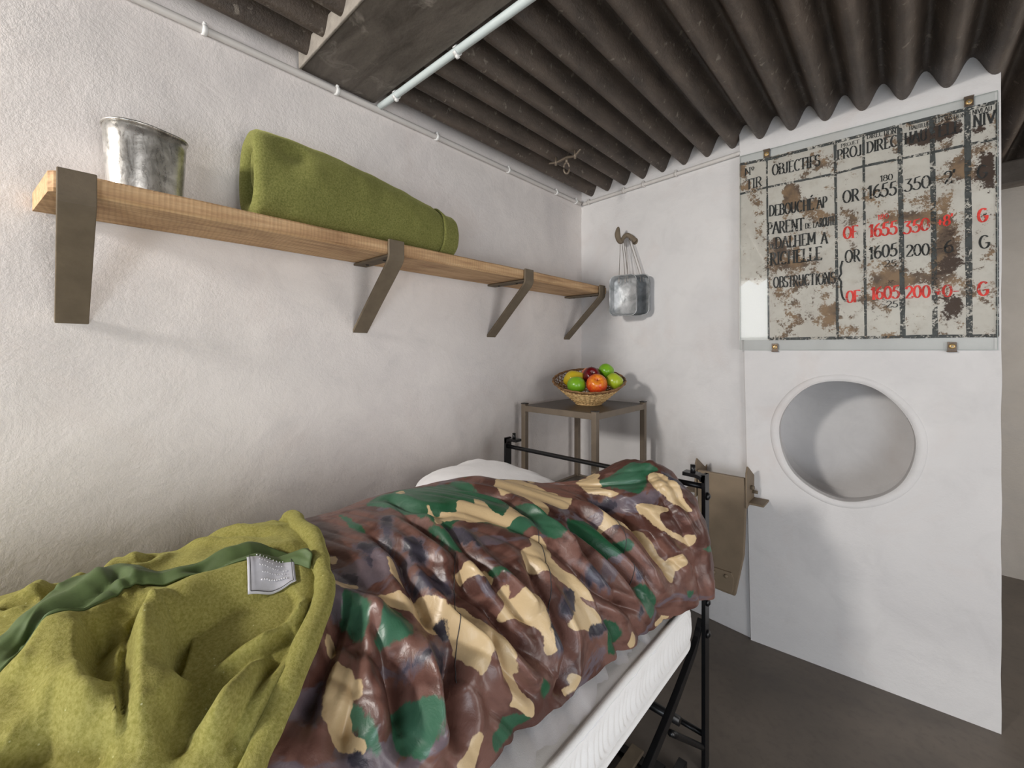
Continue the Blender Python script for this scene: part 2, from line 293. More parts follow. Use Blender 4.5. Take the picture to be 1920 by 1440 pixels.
DK=[[(.5611,.5818),(.5759,.5918),(.5917,.6174),(.5872,.6218),(.5702,.6062),(.5554,.6463),(.5639,.6051)],[(.6019,.6107),(.6116,.6285),(.6042,.663),(.5912,.6707),(.5923,.644)],[(.5951,.6908),(.6082,.7241),(.5985,.7419),(.5878,.7208),(.5741,.6963),(.5855,.6841)],[(.5554,.7887),(.577,.802),(.5685,.8387),(.5605,.8465),(.5509,.8109)],[(.5333,.7964),(.5498,.7998),(.5452,.8109)],[(.6989,.8409),(.7148,.8387),(.7017,.8799),(.6938,.8865),(.6847,.8665)],[(.7358,.8187),(.7522,.8198),(.7613,.8576),(.7528,.8721),(.7369,.8498)],[(.6671,.8454),(.6734,.8554),(.6717,.8799),(.6734,.9232),(.662,.9188),(.6626,.8788)],[(.721,.9143),(.7369,.9177),(.7284,.9477),(.7057,.9277)],[(.6456,.614),(.6586,.6563),(.6558,.703),(.6462,.6808),(.6394,.6485)],[(.8429,.5895),(.8537,.6296),(.8503,.6585),(.8384,.6385)],[(.8061,.8354),(.8174,.8632),(.8021,.8799)],[(.488,.842),(.4953,.8598),(.4948,.8732),(.4857,.8587)],[(.9064,.5873),(.9252,.6452),(.9178,.7197),(.8996,.6874)],[(.573,.7597),(.5821,.7742),(.5793,.802),(.5719,.7898)],[(.6087,.5384),(.6155,.5573),(.5985,.584),(.5878,.6207),(.5895,.5873)],[(.7936,.9299),(.797,.9533),(.7857,.9611)],[(.5294,.6207),(.5447,.6285),(.5424,.6474),(.5316,.6374)]]
FO=[(.035,-1.0,[(.5271,.6529),(.5197,.6796),(.5078,.7075),(.4942,.7364),(.4817,.7597),(.4709,.7875)]),(.012,.6,[(.5339,.6607),(.5146,.7052),(.4987,.7386),(.4846,.7664),(.4749,.7898)]),(.02,-1.0,[(.5855,.5684),(.5861,.6363),(.5787,.6719),(.5741,.7319),(.5702,.7686)]),(.02,-1.0,[(.6309,.5317),(.6275,.6062),(.628,.6785),(.6167,.7341),(.624,.7864),(.6292,.8543),(.6343,.911)]),(.02,-1.0,[(.6484,.6085),(.6388,.6963),(.6388,.7375),(.6428,.8154),(.6513,.8576)]),(.02,-1.0,[(.6887,.7386),(.6813,.7942),(.6802,.8532),(.6813,.9021),(.6853,.9477)]),(.018,-1.0,[(.729,.7831),(.7403,.8676),(.763,.9088),(.7874,.9466)]),(.018,-1.0,[(.7737,.703),(.7777,.7709),(.793,.8532),(.7998,.9344)]),(.018,-1.0,[(.8055,.6552),(.8055,.7575),(.8123,.8187),(.8185,.9121)]),(.035,-1.0,[(.8458,.5717),(.839,.6707),(.8424,.7264),(.8424,.8242),(.8537,.921)]),(.015,-.8,[(.8594,.6518),(.8554,.8176),(.8696,.9077)]),(.028,-1.0,[(.5339,.7041),(.5294,.7442),(.5277,.7898),(.526,.8343),(.522,.8732)]),(.03,-1.0,[(.5776,.8076),(.5702,.8409),(.5634,.8598),(.5617,.8977),(.5549,.9466)]),(.022,-1.0,[(.6728,.8465),(.6762,.9255),(.6666,.9766),(.6513,.9778)]),(.018,-.9,[(.6133,.8165),(.6093,.8699),(.6229,.9288),(.6326,.9633)]),(.018,-.8,[(.552,.822),(.5611,.8509),(.5605,.8799)]),(.025,.8,[(.5878,.7208),(.5906,.7753),(.6019,.8432),(.6019,.9021)]),(.025,.7,[(.6462,.7464),(.6513,.7942),(.6598,.8498)]),(.025,.8,[(.7488,.6263),(.7488,.683),(.746,.7353),(.7437,.7931)]),(.03,.8,[(.5583,.7664),(.5481,.8142),(.5413,.8699),(.5345,.921)]),(.025,.6,[(.6082,.7942),(.6206,.8877),(.636,.9522)]),(.02,.6,[(.7216,.8298),(.7284,.911),(.7386,.9744)]),(.02,.6,[(.8276,.7041),(.8344,.792),(.8424,.9032)]),(.012,-.6,[(.8991,.5873),(.8957,.7408),(.9025,.8521)]),(.012,-.6,[(.8917,.574),(.8798,.7319),(.8883,.8776)]),(.012,-.5,[(.8526,.8554),(.8758,.8676),(.8894,.9299)]),(.02,-.7,[(.7187,.515),(.742,.5829),(.7403,.663)]),(.02,-.7,[(.6382,.4961),(.6445,.5606),(.6649,.6051)]),(.03,-.8,[(.5248,.6774),(.5146,.7408),(.4965,.7964),(.4823,.8443)])]
OFO=[(.03,-1.0,[(.4171,.564),(.4052,.5673),(.3978,.5929),(.3944,.6229),(.3904,.6585),(.3887,.6997)]),(.045,.8,[(.4222,.5773),(.4086,.594),(.4012,.6318),(.3972,.6796),(.395,.7208)]),(.03,-.9,[(.3927,.5729),(.3853,.5962),(.3831,.6229),(.3859,.6574)]),(.03,.6,[(.378,.5706),(.3745,.6029),(.3757,.6507)]),(.06,-.8,[(.4948,.6463),(.4641,.6452),(.4369,.6563),(.4131,.6641)]),(.03,.9,[(.5016,.6507),(.4721,.6763),(.4443,.6752),(.4137,.6808)]),(.03,-.8,[(.4812,.6841),(.4488,.693),(.4262,.713),(.4165,.7286)]),(.02,-1.0,[(.4806,.6796),(.463,.7108),(.4392,.743),(.4279,.7664)]),(.03,.6,[(.4585,.6986),(.433,.7219),(.4171,.7519)]),(.025,-.6,[(.4347,.6919),(.4171,.7175),(.4091,.7453)]),(.02,-.6,[(.3666,.634),(.3649,.6652),(.3649,.6841)]),(.04,.6,[(.3683,.5439),(.3592,.5773),(.3513,.6062)]),(.02,-.8,[(.3745,.3582),(.3672,.4549),(.3615,.4694)]),(.02,-.6,[(.3417,.4583),(.3507,.4572),(.3592,.4627)]),(.02,-.7,[(.3938,.3626),(.387,.4249),(.3791,.4438)]),(.02,-.6,[(.4301,.4004),(.4182,.4516),(.4074,.4438)]),(.018,-.8,[(.404,.5095),(.3955,.525),(.378,.5428),(.3553,.5562),(.3473,.5784)]),(.02,-.7,[(.5248,.5695),(.4908,.5584),(.4596,.5517),(.4324,.5417)]),(.025,-1.0,[(.3496,.6574),(.3666,.6785),(.3893,.7075)]),(.025,-.5,[(.467,.3682),(.4857,.4472),(.514,.5083)])]
ROLL=[(.5424,.4283),(.5379,.5106),(.5339,.5506),(.5248,.5996),(.5169,.634),(.5033,.6707),(.4902,.6997),(.4766,.7219),(.4624,.7464),(.4517,.7631),(.442,.7842),(.4352,.802),(.4273,.8242)]
BANDT=[(.3229,.5284),(.3434,.5083),(.3604,.4839),(.378,.4538),(.3989,.4594),(.4239,.4994),(.4454,.5117),(.4681,.5106),(.4919,.5184),(.5067,.5339),(.5174,.5551),(.518,.574)]
BANDB=[(.3281,.5984),(.3456,.5784),(.3513,.5662),(.3564,.5517),(.3723,.5528),(.3921,.5417),(.4069,.5317),(.4296,.5417),(.4528,.5484),(.4732,.5628),(.501,.5818),(.5112,.5996)]
LAB=[(.4743,.5651),(.5044,.5884),(.4987,.6174),(.4664,.6073)]
SEAM=[[(.6303,.6819),(.6127,.7197),(.5991,.7597),(.5895,.7898),(.5815,.8187),(.5713,.8598)],[(.7335,.6808),(.7182,.7297),(.6972,.792),(.6825,.8465),(.6785,.8776)],[(.8242,.713),(.8146,.7798),(.8027,.8454),(.7964,.8999)]]
STEP=[[(.4239,.5628),(.4086,.5673),(.3995,.5884),(.395,.6185),(.391,.6596),(.3893,.6919),(.3882,.7197)]]
STEP=[(STEP[0],.03,.10),([(.3451,.6529),(.357,.6685),(.3666,.6796),(.378,.6941),(.3904,.7097)],-.022,.06)]
TXT=[('N°', -0.0244, 2.0081, 0.014, 2.0098, 0.0318, 'k'),
('TIR', -0.0185, 1.9455, 0.0428, 1.9499, 0.0418, 'k'),
('OBJECTIFS', 0.0788, 1.9832, 0.2429, 1.9807, 0.0445, 'k'),
('PROJET', 0.3075, 2.0323, 0.3635, 2.0339, 0.0134, 'k'),
('PROJ', 0.2957, 1.9858, 0.3708, 1.9866, 0.0404, 'k'),
('DIRECTION', 0.3848, 2.0418, 0.467, 2.0373, 0.0173, 'k'),
('DIREC', 0.3831, 1.9882, 0.4706, 1.9907, 0.0412, 'k'),
('HAUTEUR', 0.5013, 2.0366, 0.5557, 2.0359, 0.0138, 'k'),
('HAU', 0.4886, 1.9888, 0.5485, 1.9896, 0.0402, 'k'),
('ELEVATION', 0.5677, 2.042, 0.6419, 2.0379, 0.0134, 'k'),
('ELE', 0.5749, 1.9894, 0.632, 1.9911, 0.0401, 'k'),
('NIVEAU', 0.6562, 2.0382, 0.7009, 2.0385, 0.0148, 'k'),
('NIV', 0.6575, 1.9945, 0.7081, 1.9962, 0.04, 'k'),
('OR', 0.3134, 1.8175, 0.3635, 1.8169, 0.046, 'k'),
('180', 0.422, 1.8723, 0.4586, 1.8716, 0.0213, 'k'),
('1655', 0.3875, 1.8174, 0.468, 1.8148, 0.0476, 'k'),
('350', 0.4876, 1.8193, 0.5572, 1.8199, 0.043, 'k'),
("-2'", 0.5725, 1.823, 0.6192, 1.8247, 0.0415, 'k'),
('G', 0.6663, 1.8214, 0.6911, 1.8215, 0.0424, 'k'),
('DEBOUCHÉ', 0.0683, 1.8138, 0.2236, 1.8117, 0.0447, 'k'),
('AP', 0.2317, 1.8123, 0.2656, 1.8128, 0.0421, 'k'),
('OF', 0.3152, 1.6777, 0.3595, 1.6777, 0.0445, 'r'),
('1655', 0.3903, 1.6726, 0.4696, 1.672, 0.0461, 'r'),
('350', 0.4861, 1.6671, 0.5543, 1.6723, 0.043, 'r'),
("+8'", 0.5725, 1.6758, 0.6133, 1.6816, 0.0361, 'r'),
('G', 0.6685, 1.6745, 0.6924, 1.6764, 0.0436, 'r'),
('180', 0.415, 1.7327, 0.4471, 1.7336, 0.0178, 'r'),
('PARENT', 0.0613, 1.7387, 0.1906, 1.7353, 0.0488, 'k'),
('DE LA', 0.1938, 1.7402, 0.2398, 1.7388, 0.021, 'k'),
('ROUTE', 0.2411, 1.7379, 0.2909, 1.7386, 0.0343, 'k'),
('DE', 0.0711, 1.6754, 0.0892, 1.6759, 0.0211, 'k'),
('DALHEM', 0.0906, 1.6741, 0.2286, 1.6727, 0.0467, 'k'),
('A', 0.246, 1.6722, 0.2668, 1.6705, 0.0442, 'k'),
('OR', 0.3204, 1.5865, 0.3663, 1.5879, 0.0459, 'k'),
('1605', 0.3903, 1.5898, 0.4696, 1.5931, 0.0447, 'k'),
('200', 0.4922, 1.5865, 0.5543, 1.5847, 0.0401, 'k'),
('-6', 0.5701, 1.5838, 0.6123, 1.5857, 0.0415, 'k'),
('G', 0.6707, 1.5876, 0.6967, 1.5869, 0.0423, 'k'),
('RICHELLE', 0.0711, 1.6073, 0.2491, 1.6086, 0.0519, 'k'),
('-25', 0.4204, 1.5573, 0.468, 1.5563, 0.0228, 'k'),
('OBSTRUCTIONS', 0.0837, 1.5112, 0.2909, 1.5109, 0.0444, 'k'),
('OF', 0.3234, 1.4323, 0.3652, 1.433, 0.0444, 'r'),
('1605', 0.3958, 1.4402, 0.4758, 1.4391, 0.0446, 'r'),
('200', 0.4912, 1.4379, 0.5557, 1.4363, 0.0415, 'r'),
('+0-', 0.5654, 1.4342, 0.6283, 1.4339, 0.0403, 'r'),
('G', 0.6685, 1.4326, 0.6945, 1.4318, 0.0449, 'r'),
('-25', 0.4258, 1.4081, 0.4717, 1.4066, 0.0227, 'k')]
BT=dict(y=[-.8,-.1,.2,.5,.7,.9,1.0,1.06,1.12,1.18,1.34],
 xf=[.12,.13,.15,.20,.25,.36,.46,.53,.60,.63,.66],
 xn=[.975,.955,.935,.925,.93,.962,.985,.998,1.015,1.035,1.04],
 xc=[.46,.44,.42,.42,.43,.47,.54,.62,.76,.84,.86],
 zt=[.83,.835,.84,.85,.868,.862,.842,.826,.865,.925,.93])
def smooth(x,xs,ys):
    # monotone-ish smooth interpolation (averaged linear)
    x=np.asarray(x,float); r=0
    for k,w in ((-.04,.15),(-.02,.22),(0,.26),(.02,.22),(.04,.15)): r=r+w*np.interp(x+k,xs,ys)
    return r
YE=1.185; RE=.128
def bag_y(b):
    b=np.asarray(b,float); return np.where(b<.9,-.8+(YE+.8)*b/.9, YE+RE*np.sin((np.clip(b,.9,1)-.9)/.1*np.pi/2))
def bag_b(y): return (np.asarray(y)+.8)/(YE+.8)*.9
def bag_pt(b,a,lift=0.):
    b=np.asarray(b,float);a=np.asarray(a,float)
    y=bag_y(b); s=np.where(b<.9,1.,np.cos((np.clip(b,.9,1)-.9)/.1*np.pi/2)); s=np.maximum(s,.02)**.8
    ye=np.minimum(y,YE+.02)
    xf=smooth(ye,BT['y'],BT['xf']);xn=smooth(ye,BT['y'],BT['xn']);xc=smooth(ye,BT['y'],BT['xc']);zt=smooth(ye,BT['y'],BT['zt'])
    ph=np.pi*(1-a); c=np.cos(ph); sn=np.sin(ph)
    p=2/2.25
    w=np.where(c>0,xn-xc,xc-xf)+lift
    zb=.582
    X=xc+w*np.sign(c)*np.abs(c)**p; Z=zb+(zt-zb+lift)*np.abs(sn)**p
    cx=.86; cz=.72
    X=np.where(b>.9,cx+(X-cx)*s,X); Z=np.where(b>.9,cz+(Z-cz)*s,Z)
    return np.stack([X,y+0*X,Z],-1)

# ---------------------------------------------------------------- the setting
def struct(name, g, mat, smooth=False, label=None, **k):
    o = mk(name, g, mat, None, smooth, **k); o['kind'] = 'structure'
    if label: o['label'] = label
    return o
struct('floor', box(-.15, 3.6, -1.8, 3.75, -.1, 0), M_floor)
# left wall: a grid so that the plaster swells a little
yy, zz = np.meshgrid(np.linspace(-1.7, 2.3, 200), np.linspace(0, 2.27, 120), indexing='ij')
PX = .004*fbm(yy*3, zz*3, 3, 3)+.002*fbm(yy*9, zz*9, 3, 5)
gl = G(np.stack([PX, yy, zz], -1)); bk = box(-.15, -.012, -1.7, 2.3, 0, 2.27)
struct('wall_left', J(gl, bk), M_left, True)
A0, A1 = np.array([0., 2.172]), np.array([.972, 2.0634])
dA = (A1-A0)/np.linalg.norm(A1-A0); nA = np.array([-dA[1], dA[0]])
def prism(quad, z0, z1):
    V = [(x, y, z0) for x, y in quad]+[(x, y, z1) for x, y in quad]; n = len(quad)
    return np.array(V), [list(range(n))[::-1], [n+k for k in range(n)]]+[[k, (k+1) % n, n+(k+1) % n, n+k] for k in range(n)]
struct('wall_back', prism([A0-dA*.15, A1, A1+nA*.2, A0-dA*.15+nA*.2], 0, 2.27), M_wall, bevel=.004)
# end wall B with the round embrasure
B0, B1 = np.array([.938, 2.056]), np.array([1.661, 2.100]); dB = (B1-B0)/np.linalg.norm(B1-B0); nB = np.array([-dB[1], dB[0]])
def PB(p, z, d=0.):
    """point of end wall: p metres along it, z up, d metres out into the room"""
    p = np.asarray(p, float); z = np.asarray(z, float)
    return np.stack([B0[0]+dB[0]*p-nB[0]*d, B0[1]+dB[1]*p-nB[1]*d, z+0*p], -1)
HC, HR, IR = (.311, .902), (.238, .256), (.208, .232)
NA = 96
th = np.arange(NA)*2*np.pi/NA
def ell(r, dz=0, wob=0.):
    k = 1+wob*np.sin(th*3+.6)+wob*np.sin(th*7); return HC[0]+r[0]*k*np.cos(th), HC[1]+r[1]*k*np.sin(th)+dz
PL = lambda z: -.043*z/2.1                       # the left edge leans a little
PR, ZT = .722, 2.27
def outer():
    o = []
    for a in th:
        c, s = np.cos(a), np.sin(a); t = 1e9
        for lim, comp, cc in ((PR, c, HC[0]), (-.02, c, HC[0])):
            if comp*(lim-cc) > 1e-9: t = min(t, (lim-cc)/comp)
        for lim in (0., ZT):
            if s*(lim-HC[1]) > 1e-9: t = min(t, (lim-HC[1])/s)
        o.append((HC[0]+c*t, HC[1]+s*t))
    o = np.array(o)
    for cx, cz in ((PR, 0), (PR, ZT), (-.02, 0), (-.02, ZT)):        # put the nearest ray on each corner
        o[np.argmin(np.hypot(o[:, 0]-cx, o[:, 1]-cz))] = (cx, cz)
    m = o[:, 0] < -.0199; o[m, 0] = PL(o[m, 1]); r = o[:, 0] > PR-1e-4
    o[r, 0] += .0015*np.sin(o[r, 1]*23)*np.sin(o[r, 1]*7)
    return o
op = outer(); ip, iz = ell(IR, 0, .006); D = .36
back = PB(op[:, 0], op[:, 1], -.44)
rows = [back, PB(op[:, 0], op[:, 1]), PB(ip, iz), PB(ip*.99+HC[0]*.01, iz*.99+HC[1]*.01, -.035), PB(ip*1.2-HC[0]*.2, iz*1.2-HC[1]*.2, -.12), PB(ip*1.3-HC[0]*.3, iz*1.3-HC[1]*.3, -D*.93), PB(ip*1.2-HC[0]*.2, iz*1.2-HC[1]*.2, -D), PB(ip*0+HC[0], iz*0+HC[1], -D-.005)]
wall_end = struct('wall_end', G(np.array(rows), False, True, True, False), M_wall)
ORG[wall_end] = np.zeros(3)
for pl in wall_end.data.polygons: pl.use_smooth = False
e1 = ell(HR, 0, .004); e2 = ell((HR[0]-.003, HR[1]-.003), 0, .004); e3 = ell((IR[0]+.003, IR[1]+.003), 0, .006); e4 = ell((IR[0]-.001, IR[1]-.001), 0, .006)
rim = G(np.array([PB(*e1, .0005), PB(*e2, .0035), PB(*e3, .003), PB(*e4, -.004)]), False, True)
ro = mk('embrasure_rim', rim, M_wall, wall_end); tag(ro, 'raised white plaster ring round the hole')

# ceiling: corrugated bitumen sheet, grooves running away from the camera
xs = np.arange(-.14, 3.6, .007); ys = np.array([-1.75, -1.0, 0, .5, 1, 1.5, 2, 2.6, 3.2, 3.75])
TT = .1122; ph = (xs-.077)/TT*2*np.pi
zr = 2.153+.080*(.5-.5*np.cos(ph))**1.15
X, Y = np.meshgrid(xs, ys, indexing='ij')
Z = zr[:, None]+.004*fbm(X*2, Y*1.5, 2, 9)
sag = .006*np.sin(Y*2.1+X*1.3)*np.where(Y > 2, 0, 1)
ce = struct('ceiling', G(np.stack([X, Y, Z], -1)), M_sheet, True)
so = ce.modifiers.new('thickness', 'SOLIDIFY'); so.thickness = .008; so.offset = -1
# roof of the shelter above the sheet, rear wall with its small window, right wall with a doorway added for fill light, passage wall
struct('trim_1', box(0.006, 3.5, .548, .806, 2.142, 2.28), M_beam, label='broad dark weathered concrete beam across the ceiling', bevel=.006)
R = -1.6
be = mk('beam_edge', box(.012, 3.5, .5405, .548, 2.139, 2.20), plain('pale_worn_mortar', srgb(150, 143, 134), .9, 0, .2, 30, .4, .004), bpy.data.objects['trim_1'], bevel=.002); tag(be, 'pale worn edge of the beam')
def wall_with_hole(x0, x1, z0, z1, hx0, hx1, hz0, hz1, y0, y1):
    gs = [box(x0, hx0, y0, y1, z0, z1), box(hx1, x1, y0, y1, z0, z1), box(hx0, hx1, y0, y1, hz1, z1)]
    if hz0 > z0: gs.append(box(hx0, hx1, y0, y1, z0, hz0))
    return J(*gs)
struct('wall_rear', J(wall_with_hole(-.15, .405, 0, 2.3, .05, .39, 1.81, 2.14, R-.1, R), wall_with_hole(.405, 1.2, 0, 2.3, .42, .725, 1.39, 2.10, R-.1, R), wall_with_hole(1.2, 3.6, 0, 2.3, 1.82, 2.88, .05, 1.22, R-.1, R)), M_wall)  # narrow and low wide openings are added for the extra lamps
struct('fill_window', J(box(1.82, 1.84, R-.07, R-.04, .05, 1.22), box(2.86, 2.88, R-.07, R-.04, .05, 1.22), box(1.84, 2.86, R-.07, R-.04, .05, .07), box(1.84, 2.86, R-.07, R-.04, 1.20, 1.22)), M_brown)  # unseen frame round the added rear fill opening
win = struct('window_1', J(box(.05, .065, R-.06, R-.04, 1.81, 2.14), box(.375, .39, R-.06, R-.04, 1.81, 2.14), box(.065, .375, R-.06, R-.04, 1.81, 1.825), box(.065, .375, R-.06, R-.04, 2.125, 2.14)), M_brown)
g = wall_with_hole(-1.6, 3.75, 0, 2.3, -.18, .88, 0, 2.1, 3.22, 3.30)
struct('wall_right', (np.array(g[0])[:, [1, 0, 2]], [f[::-1] for f in g[1]]), M_wall)
dg = J(box(-.22, -.18, 3.19, 3.33, 0, 2.14), box(.88, .92, 3.19, 3.33, 0, 2.14), box(-.18, .88, 3.19, 3.33, 2.1, 2.14))
struct('fill_doorway', (np.array(dg[0])[:, [1, 0, 2]], [f[::-1] for f in dg[1]]), M_brown)  # unseen frame round the added fill doorway
struct('wall_far', prism([(.6, 3.6), (3.3, 3.58), (3.3, 3.75), (.6, 3.75)], 0, 2.3), M_far)
struct('trim_2', strip([(1.3, 3.05, 2.06), (3.25, 3.15, 2.14)], (0, 0, 1), .11, .09), M_beam, label='rough grey timber beam above the passage', bevel=.008)

# ---------------------------------------------------------------- conduits with clips
def conduit(name, label, pts, r, mat, clips, wall_dir, cmat, n=60):
    t = root(name, pts[0], label, 'conduit')
    P = spline(pts, n) if len(pts) > 2 else np.linspace(pts[0], pts[1], n)
    mk('pipe', tube(P, r, 14), mat, t)
    d = (np.array(pts[-1])-np.array(pts[0])); L = np.linalg.norm(d); d /= L
    wd = np.array(wall_dir, float); up = np.cross(d, wd); a = np.linspace(-.35*np.pi, 1.35*np.pi, 16)
    for k, q in enumerate(clips):
        c = P[np.argmin(np.linalg.norm(P-np.array(q), axis=1))]
        prof = [c+(r+.002)*(np.cos(x)*up-np.sin(x)*wd) for x in a]
        band = strip(np.array(prof), d, .012, .003)
        o = mk('clip', J(band, cyl(c-d*.004+up*(r+.003)-wd*.002, .007, .008, d, 10)), cmat, t)
        if k == 0: pass
    return t
conduit('conduit', 'off-white electrical conduit clipped along the left wall above the shelf', [(.0125, -.6, 2.1235), (.0125, .7, 2.1245), (.0125, 2.14, 2.1195)], .0105, M_pipe,
        [(.012, y, 2.122) for y in (-.1, .28, .675, 1.10, 1.53, 1.92, 2.10)], (-1, 0, 0), M_clipw)
a0 = A0+dA*.02-nA*.011; a1 = A0+dA*.905-nA*.011
conduit('conduit', 'short off-white conduit clipped across the back wall beside the painted table', [(a0[0], a0[1], 2.119), (a1[0], a1[1], 2.117)], .0095, M_pipe,
        [(*(A0+dA*s-nA*.011), 2.118) for s in (.07, .30, .43, .60)], (nA[0], nA[1], 0), M_pipe)
conduit('conduit', 'pale grey conduit clipped along the edge of the concrete ceiling beam', [(.016, .822, 2.135), (3.2, .822, 2.135)], .0115, M_pipe2,
        [(x, .822, 2.135) for x in (.14, .47, .8, 1.2, 1.7, 2.2, 2.7)], (0, -1, 0), M_clipw)

# ---------------------------------------------------------------- shelf with its four brackets
t = root('wall_shelf', (0, -.01, 1.557), 'rough-sawn wooden wall shelf on four brown steel brackets along the left wall', 'shelf')
sec = [(.004, 1.557), (.214, 1.557), (.222, 1.563), (.222, 1.592), (.216, 1.597), (.004, 1.597)]
ny = 90; ysb = np.linspace(-.012, 2.075, ny); rowsb = []
for k, y in enumerate(ysb):
    q = []
    for (x, z) in sec:
        f = max(0., 1-k/2.) if x > .2 else 0.
        q.append((x-f*.018+(.0012*math.sin(y*9)+.0008*math.sin(y*31) if x > .1 else 0), y-(.006 if k == 0 else 0)+(0.022 if k == 0 and x > .2 else 0), z+.0012*math.sin(y*4+x*9)))
    rowsb.append(q)
mk('shelf_board', G(np.array(rowsb), False, True, True, True), M_wood, t, False)
for yb in (.043, .755, 1.41, 2.02):
    arm = spline([(.2300, yb, 1.600), (.2300, yb, 1.590), (.2300, yb, 1.562), (.2285, yb, 1.545), (.21, yb, 1.520), (.1, yb, 1.415), (-.004, yb, 1.314)], 26)
    hor = [(-.004, yb, 1.551), (.1, yb, 1.551), (.221, yb, 1.551)]
    b = mk('bracket', J(strip(arm, (0, 1, 0), .056, .009), strip(np.array(hor), (0, 1, 0), .05, .008)), M_brown, t, False, bevel=.002)
    tag(b, 'brown painted steel strap bracket')
    for xb in (.05, .16): mk('screw', lathe([(.006, 0), (.005, -.003), (.001, -.0035)], (xb, yb, 1.5468), 10), M_cap, b)

# canteen cup
t = root('canteen_cup', (.085, .165, 1.597), 'scuffed aluminium canteen cup standing near the left end of the wooden shelf', 'cup')
def cup_row(sc, z, off=0.):
    a = np.linspace(0, 2*np.pi, 72, endpoint=False); dd = (a-.55+np.pi) % (2*np.pi)-np.pi
    r = 1-.2*np.exp(-(dd/.55)**2); r = r*(1-.03*np.cos(4*a))
    return np.stack([.083+(.067*sc+off)*r*np.cos(a), .165+(.082*sc+off)*r*np.sin(a), z+0*a], -1)
rr = [cup_row(.2, 1.5985), cup_row(.82, 1.598), cup_row(.87, 1.602), cup_row(.89, 1.62), cup_row(.93, 1.68), cup_row(.965, 1.74), cup_row(.985, 1.765), cup_row(.965, 1.7652), cup_row(.95, 1.74), cup_row(.91, 1.68), cup_row(.87, 1.62), cup_row(.80, 1.603), cup_row(.2, 1.603)]
mk('cup_body', G(np.array(rr), False, True, True, True), M_cup, t)
mk('rolled_rim', tube(cup_row(.985, 1.7655), .0032, 8, True), M_cup, t)
hb = np.array([(.012, .120, 1.62), (.006, .106, 1.64), (.006, .102, 1.72), (.012, .110, 1.735)])
mk('handle', strip(spline(hb, 14), (1, .4, 0), .014, .002), M_wire, t, False)

# folded fleece blanket
t = root('folded_blanket', (.12, .7, 1.597), 'rolled olive green fleece blanket lying on the wooden shelf', 'blanket')
def bl_sec(u, n=84):
    """u 0..1 along the roll, left end to right end"""
    a = np.linspace(0, 2*np.pi, n, endpoint=False)
    h = np.interp(u, [0, .12, .35, .7, .9, 1], [.250, .252, .240, .205, .178, .150]); hw = np.interp(u, [0, .2, .8, 1], [.076, .092, .10, .096])
    c, s = np.cos(a), np.sin(a); x = .112+hw*np.sign(c)*np.abs(c)**.72*(1-.12*(s > 0)*s); z = 1.598+h/2+h/2*np.sign(s)*np.abs(s)**.78
    y = .385+(1.00-.385)*u+0*a
    g = np.exp(-((u-.13)/.06)**2)*np.exp(-((a-.55)/.35)**2)*.026+np.exp(-((u-.03)/.05)**2)*np.exp(-((a+.9)/.3)**2)*.02
    g = g+.007*vnoise(u*6, a*1.3, 2)+.004*vnoise(u*16, a*3, 5)+.012*np.exp(-((a-1.2-.5*u)/.3)**2)*(u > .6)*(u-.6)*2
    x = x-g*c; z = np.maximum(z-g*s*.7, 1.598)
    return np.stack([x, y, z], -1)
us = np.linspace(0, 1, 70); rowsB = [bl_sec(u) for u in us]
ctr0 = rowsB[0].mean(0); ctr1 = rowsB[-1].mean(0)
def inset(row, ctr, k, dy): q = ctr+(row-ctr)*k; q[:, 1] = row[:, 1]+dy; q[:, 2] = np.maximum(q[:, 2], 1.598); return q
left = [inset(rowsB[0], ctr0, k, dy) for k, dy in ((.50, .05), (.56, .0), (.66, -.012), (.8, -.018), (.93, -.012))]
right = [inset(rowsB[-1], ctr1, k, dy) for k, dy in ((.95, .016), (.84, .026), (.5, .032), (.1, .034))]
body = mk('blanket_body', G(np.array(left+rowsB+right), False, True, True, True), M_fleece, t)
def lobe(cx, cz, rx, rz, tilt):
    a = np.linspace(0, 2*np.pi, 28, endpoint=False); R_ = []
    for k, dy in ((.15, -.004), (.6, -.002), (.9, .006), (1, .02), (1, .06)):
        x = rx*k*np.cos(a); z = rz*(k if k < .9 else k)*np.sin(a); R_.append(np.stack([cx+x*math.cos(tilt)-z*math.sin(tilt), .385+dy+0*a, cz+x*math.sin(tilt)+z*math.cos(tilt)], -1))
    return G(np.array(R_), False, True, True, True)
mk('inner_fold', lobe(.108, 1.745, .022, .078, .06), M_fleece, t)
mk('inner_fold', lobe(.148, 1.722, .015, .080, -.04), M_fleece, t)
mk('inner_fold', lobe(.120, 1.640, .034, .024, .3), M_fleece, t)
fl = []
for u in np.linspace(.94, 1.045, 9):
    s_ = bl_sec(min(u, 1.)); c_ = s_.mean(0); q = c_+(s_-c_)*1.035; q[:, 1] = .385+.615*u
    ii = [(84-22+k) % 84 for k in range(0, 46)]; fl.append(q[ii])
fl = np.array(fl); fl[:, :, 2] = np.maximum(fl[:, :, 2], 1.599)
fo = mk('hemmed_flap', G(fl), M_fleece, t); sm = fo.modifiers.new('thick', 'SOLIDIFY'); sm.thickness = .006; sm.offset = 1

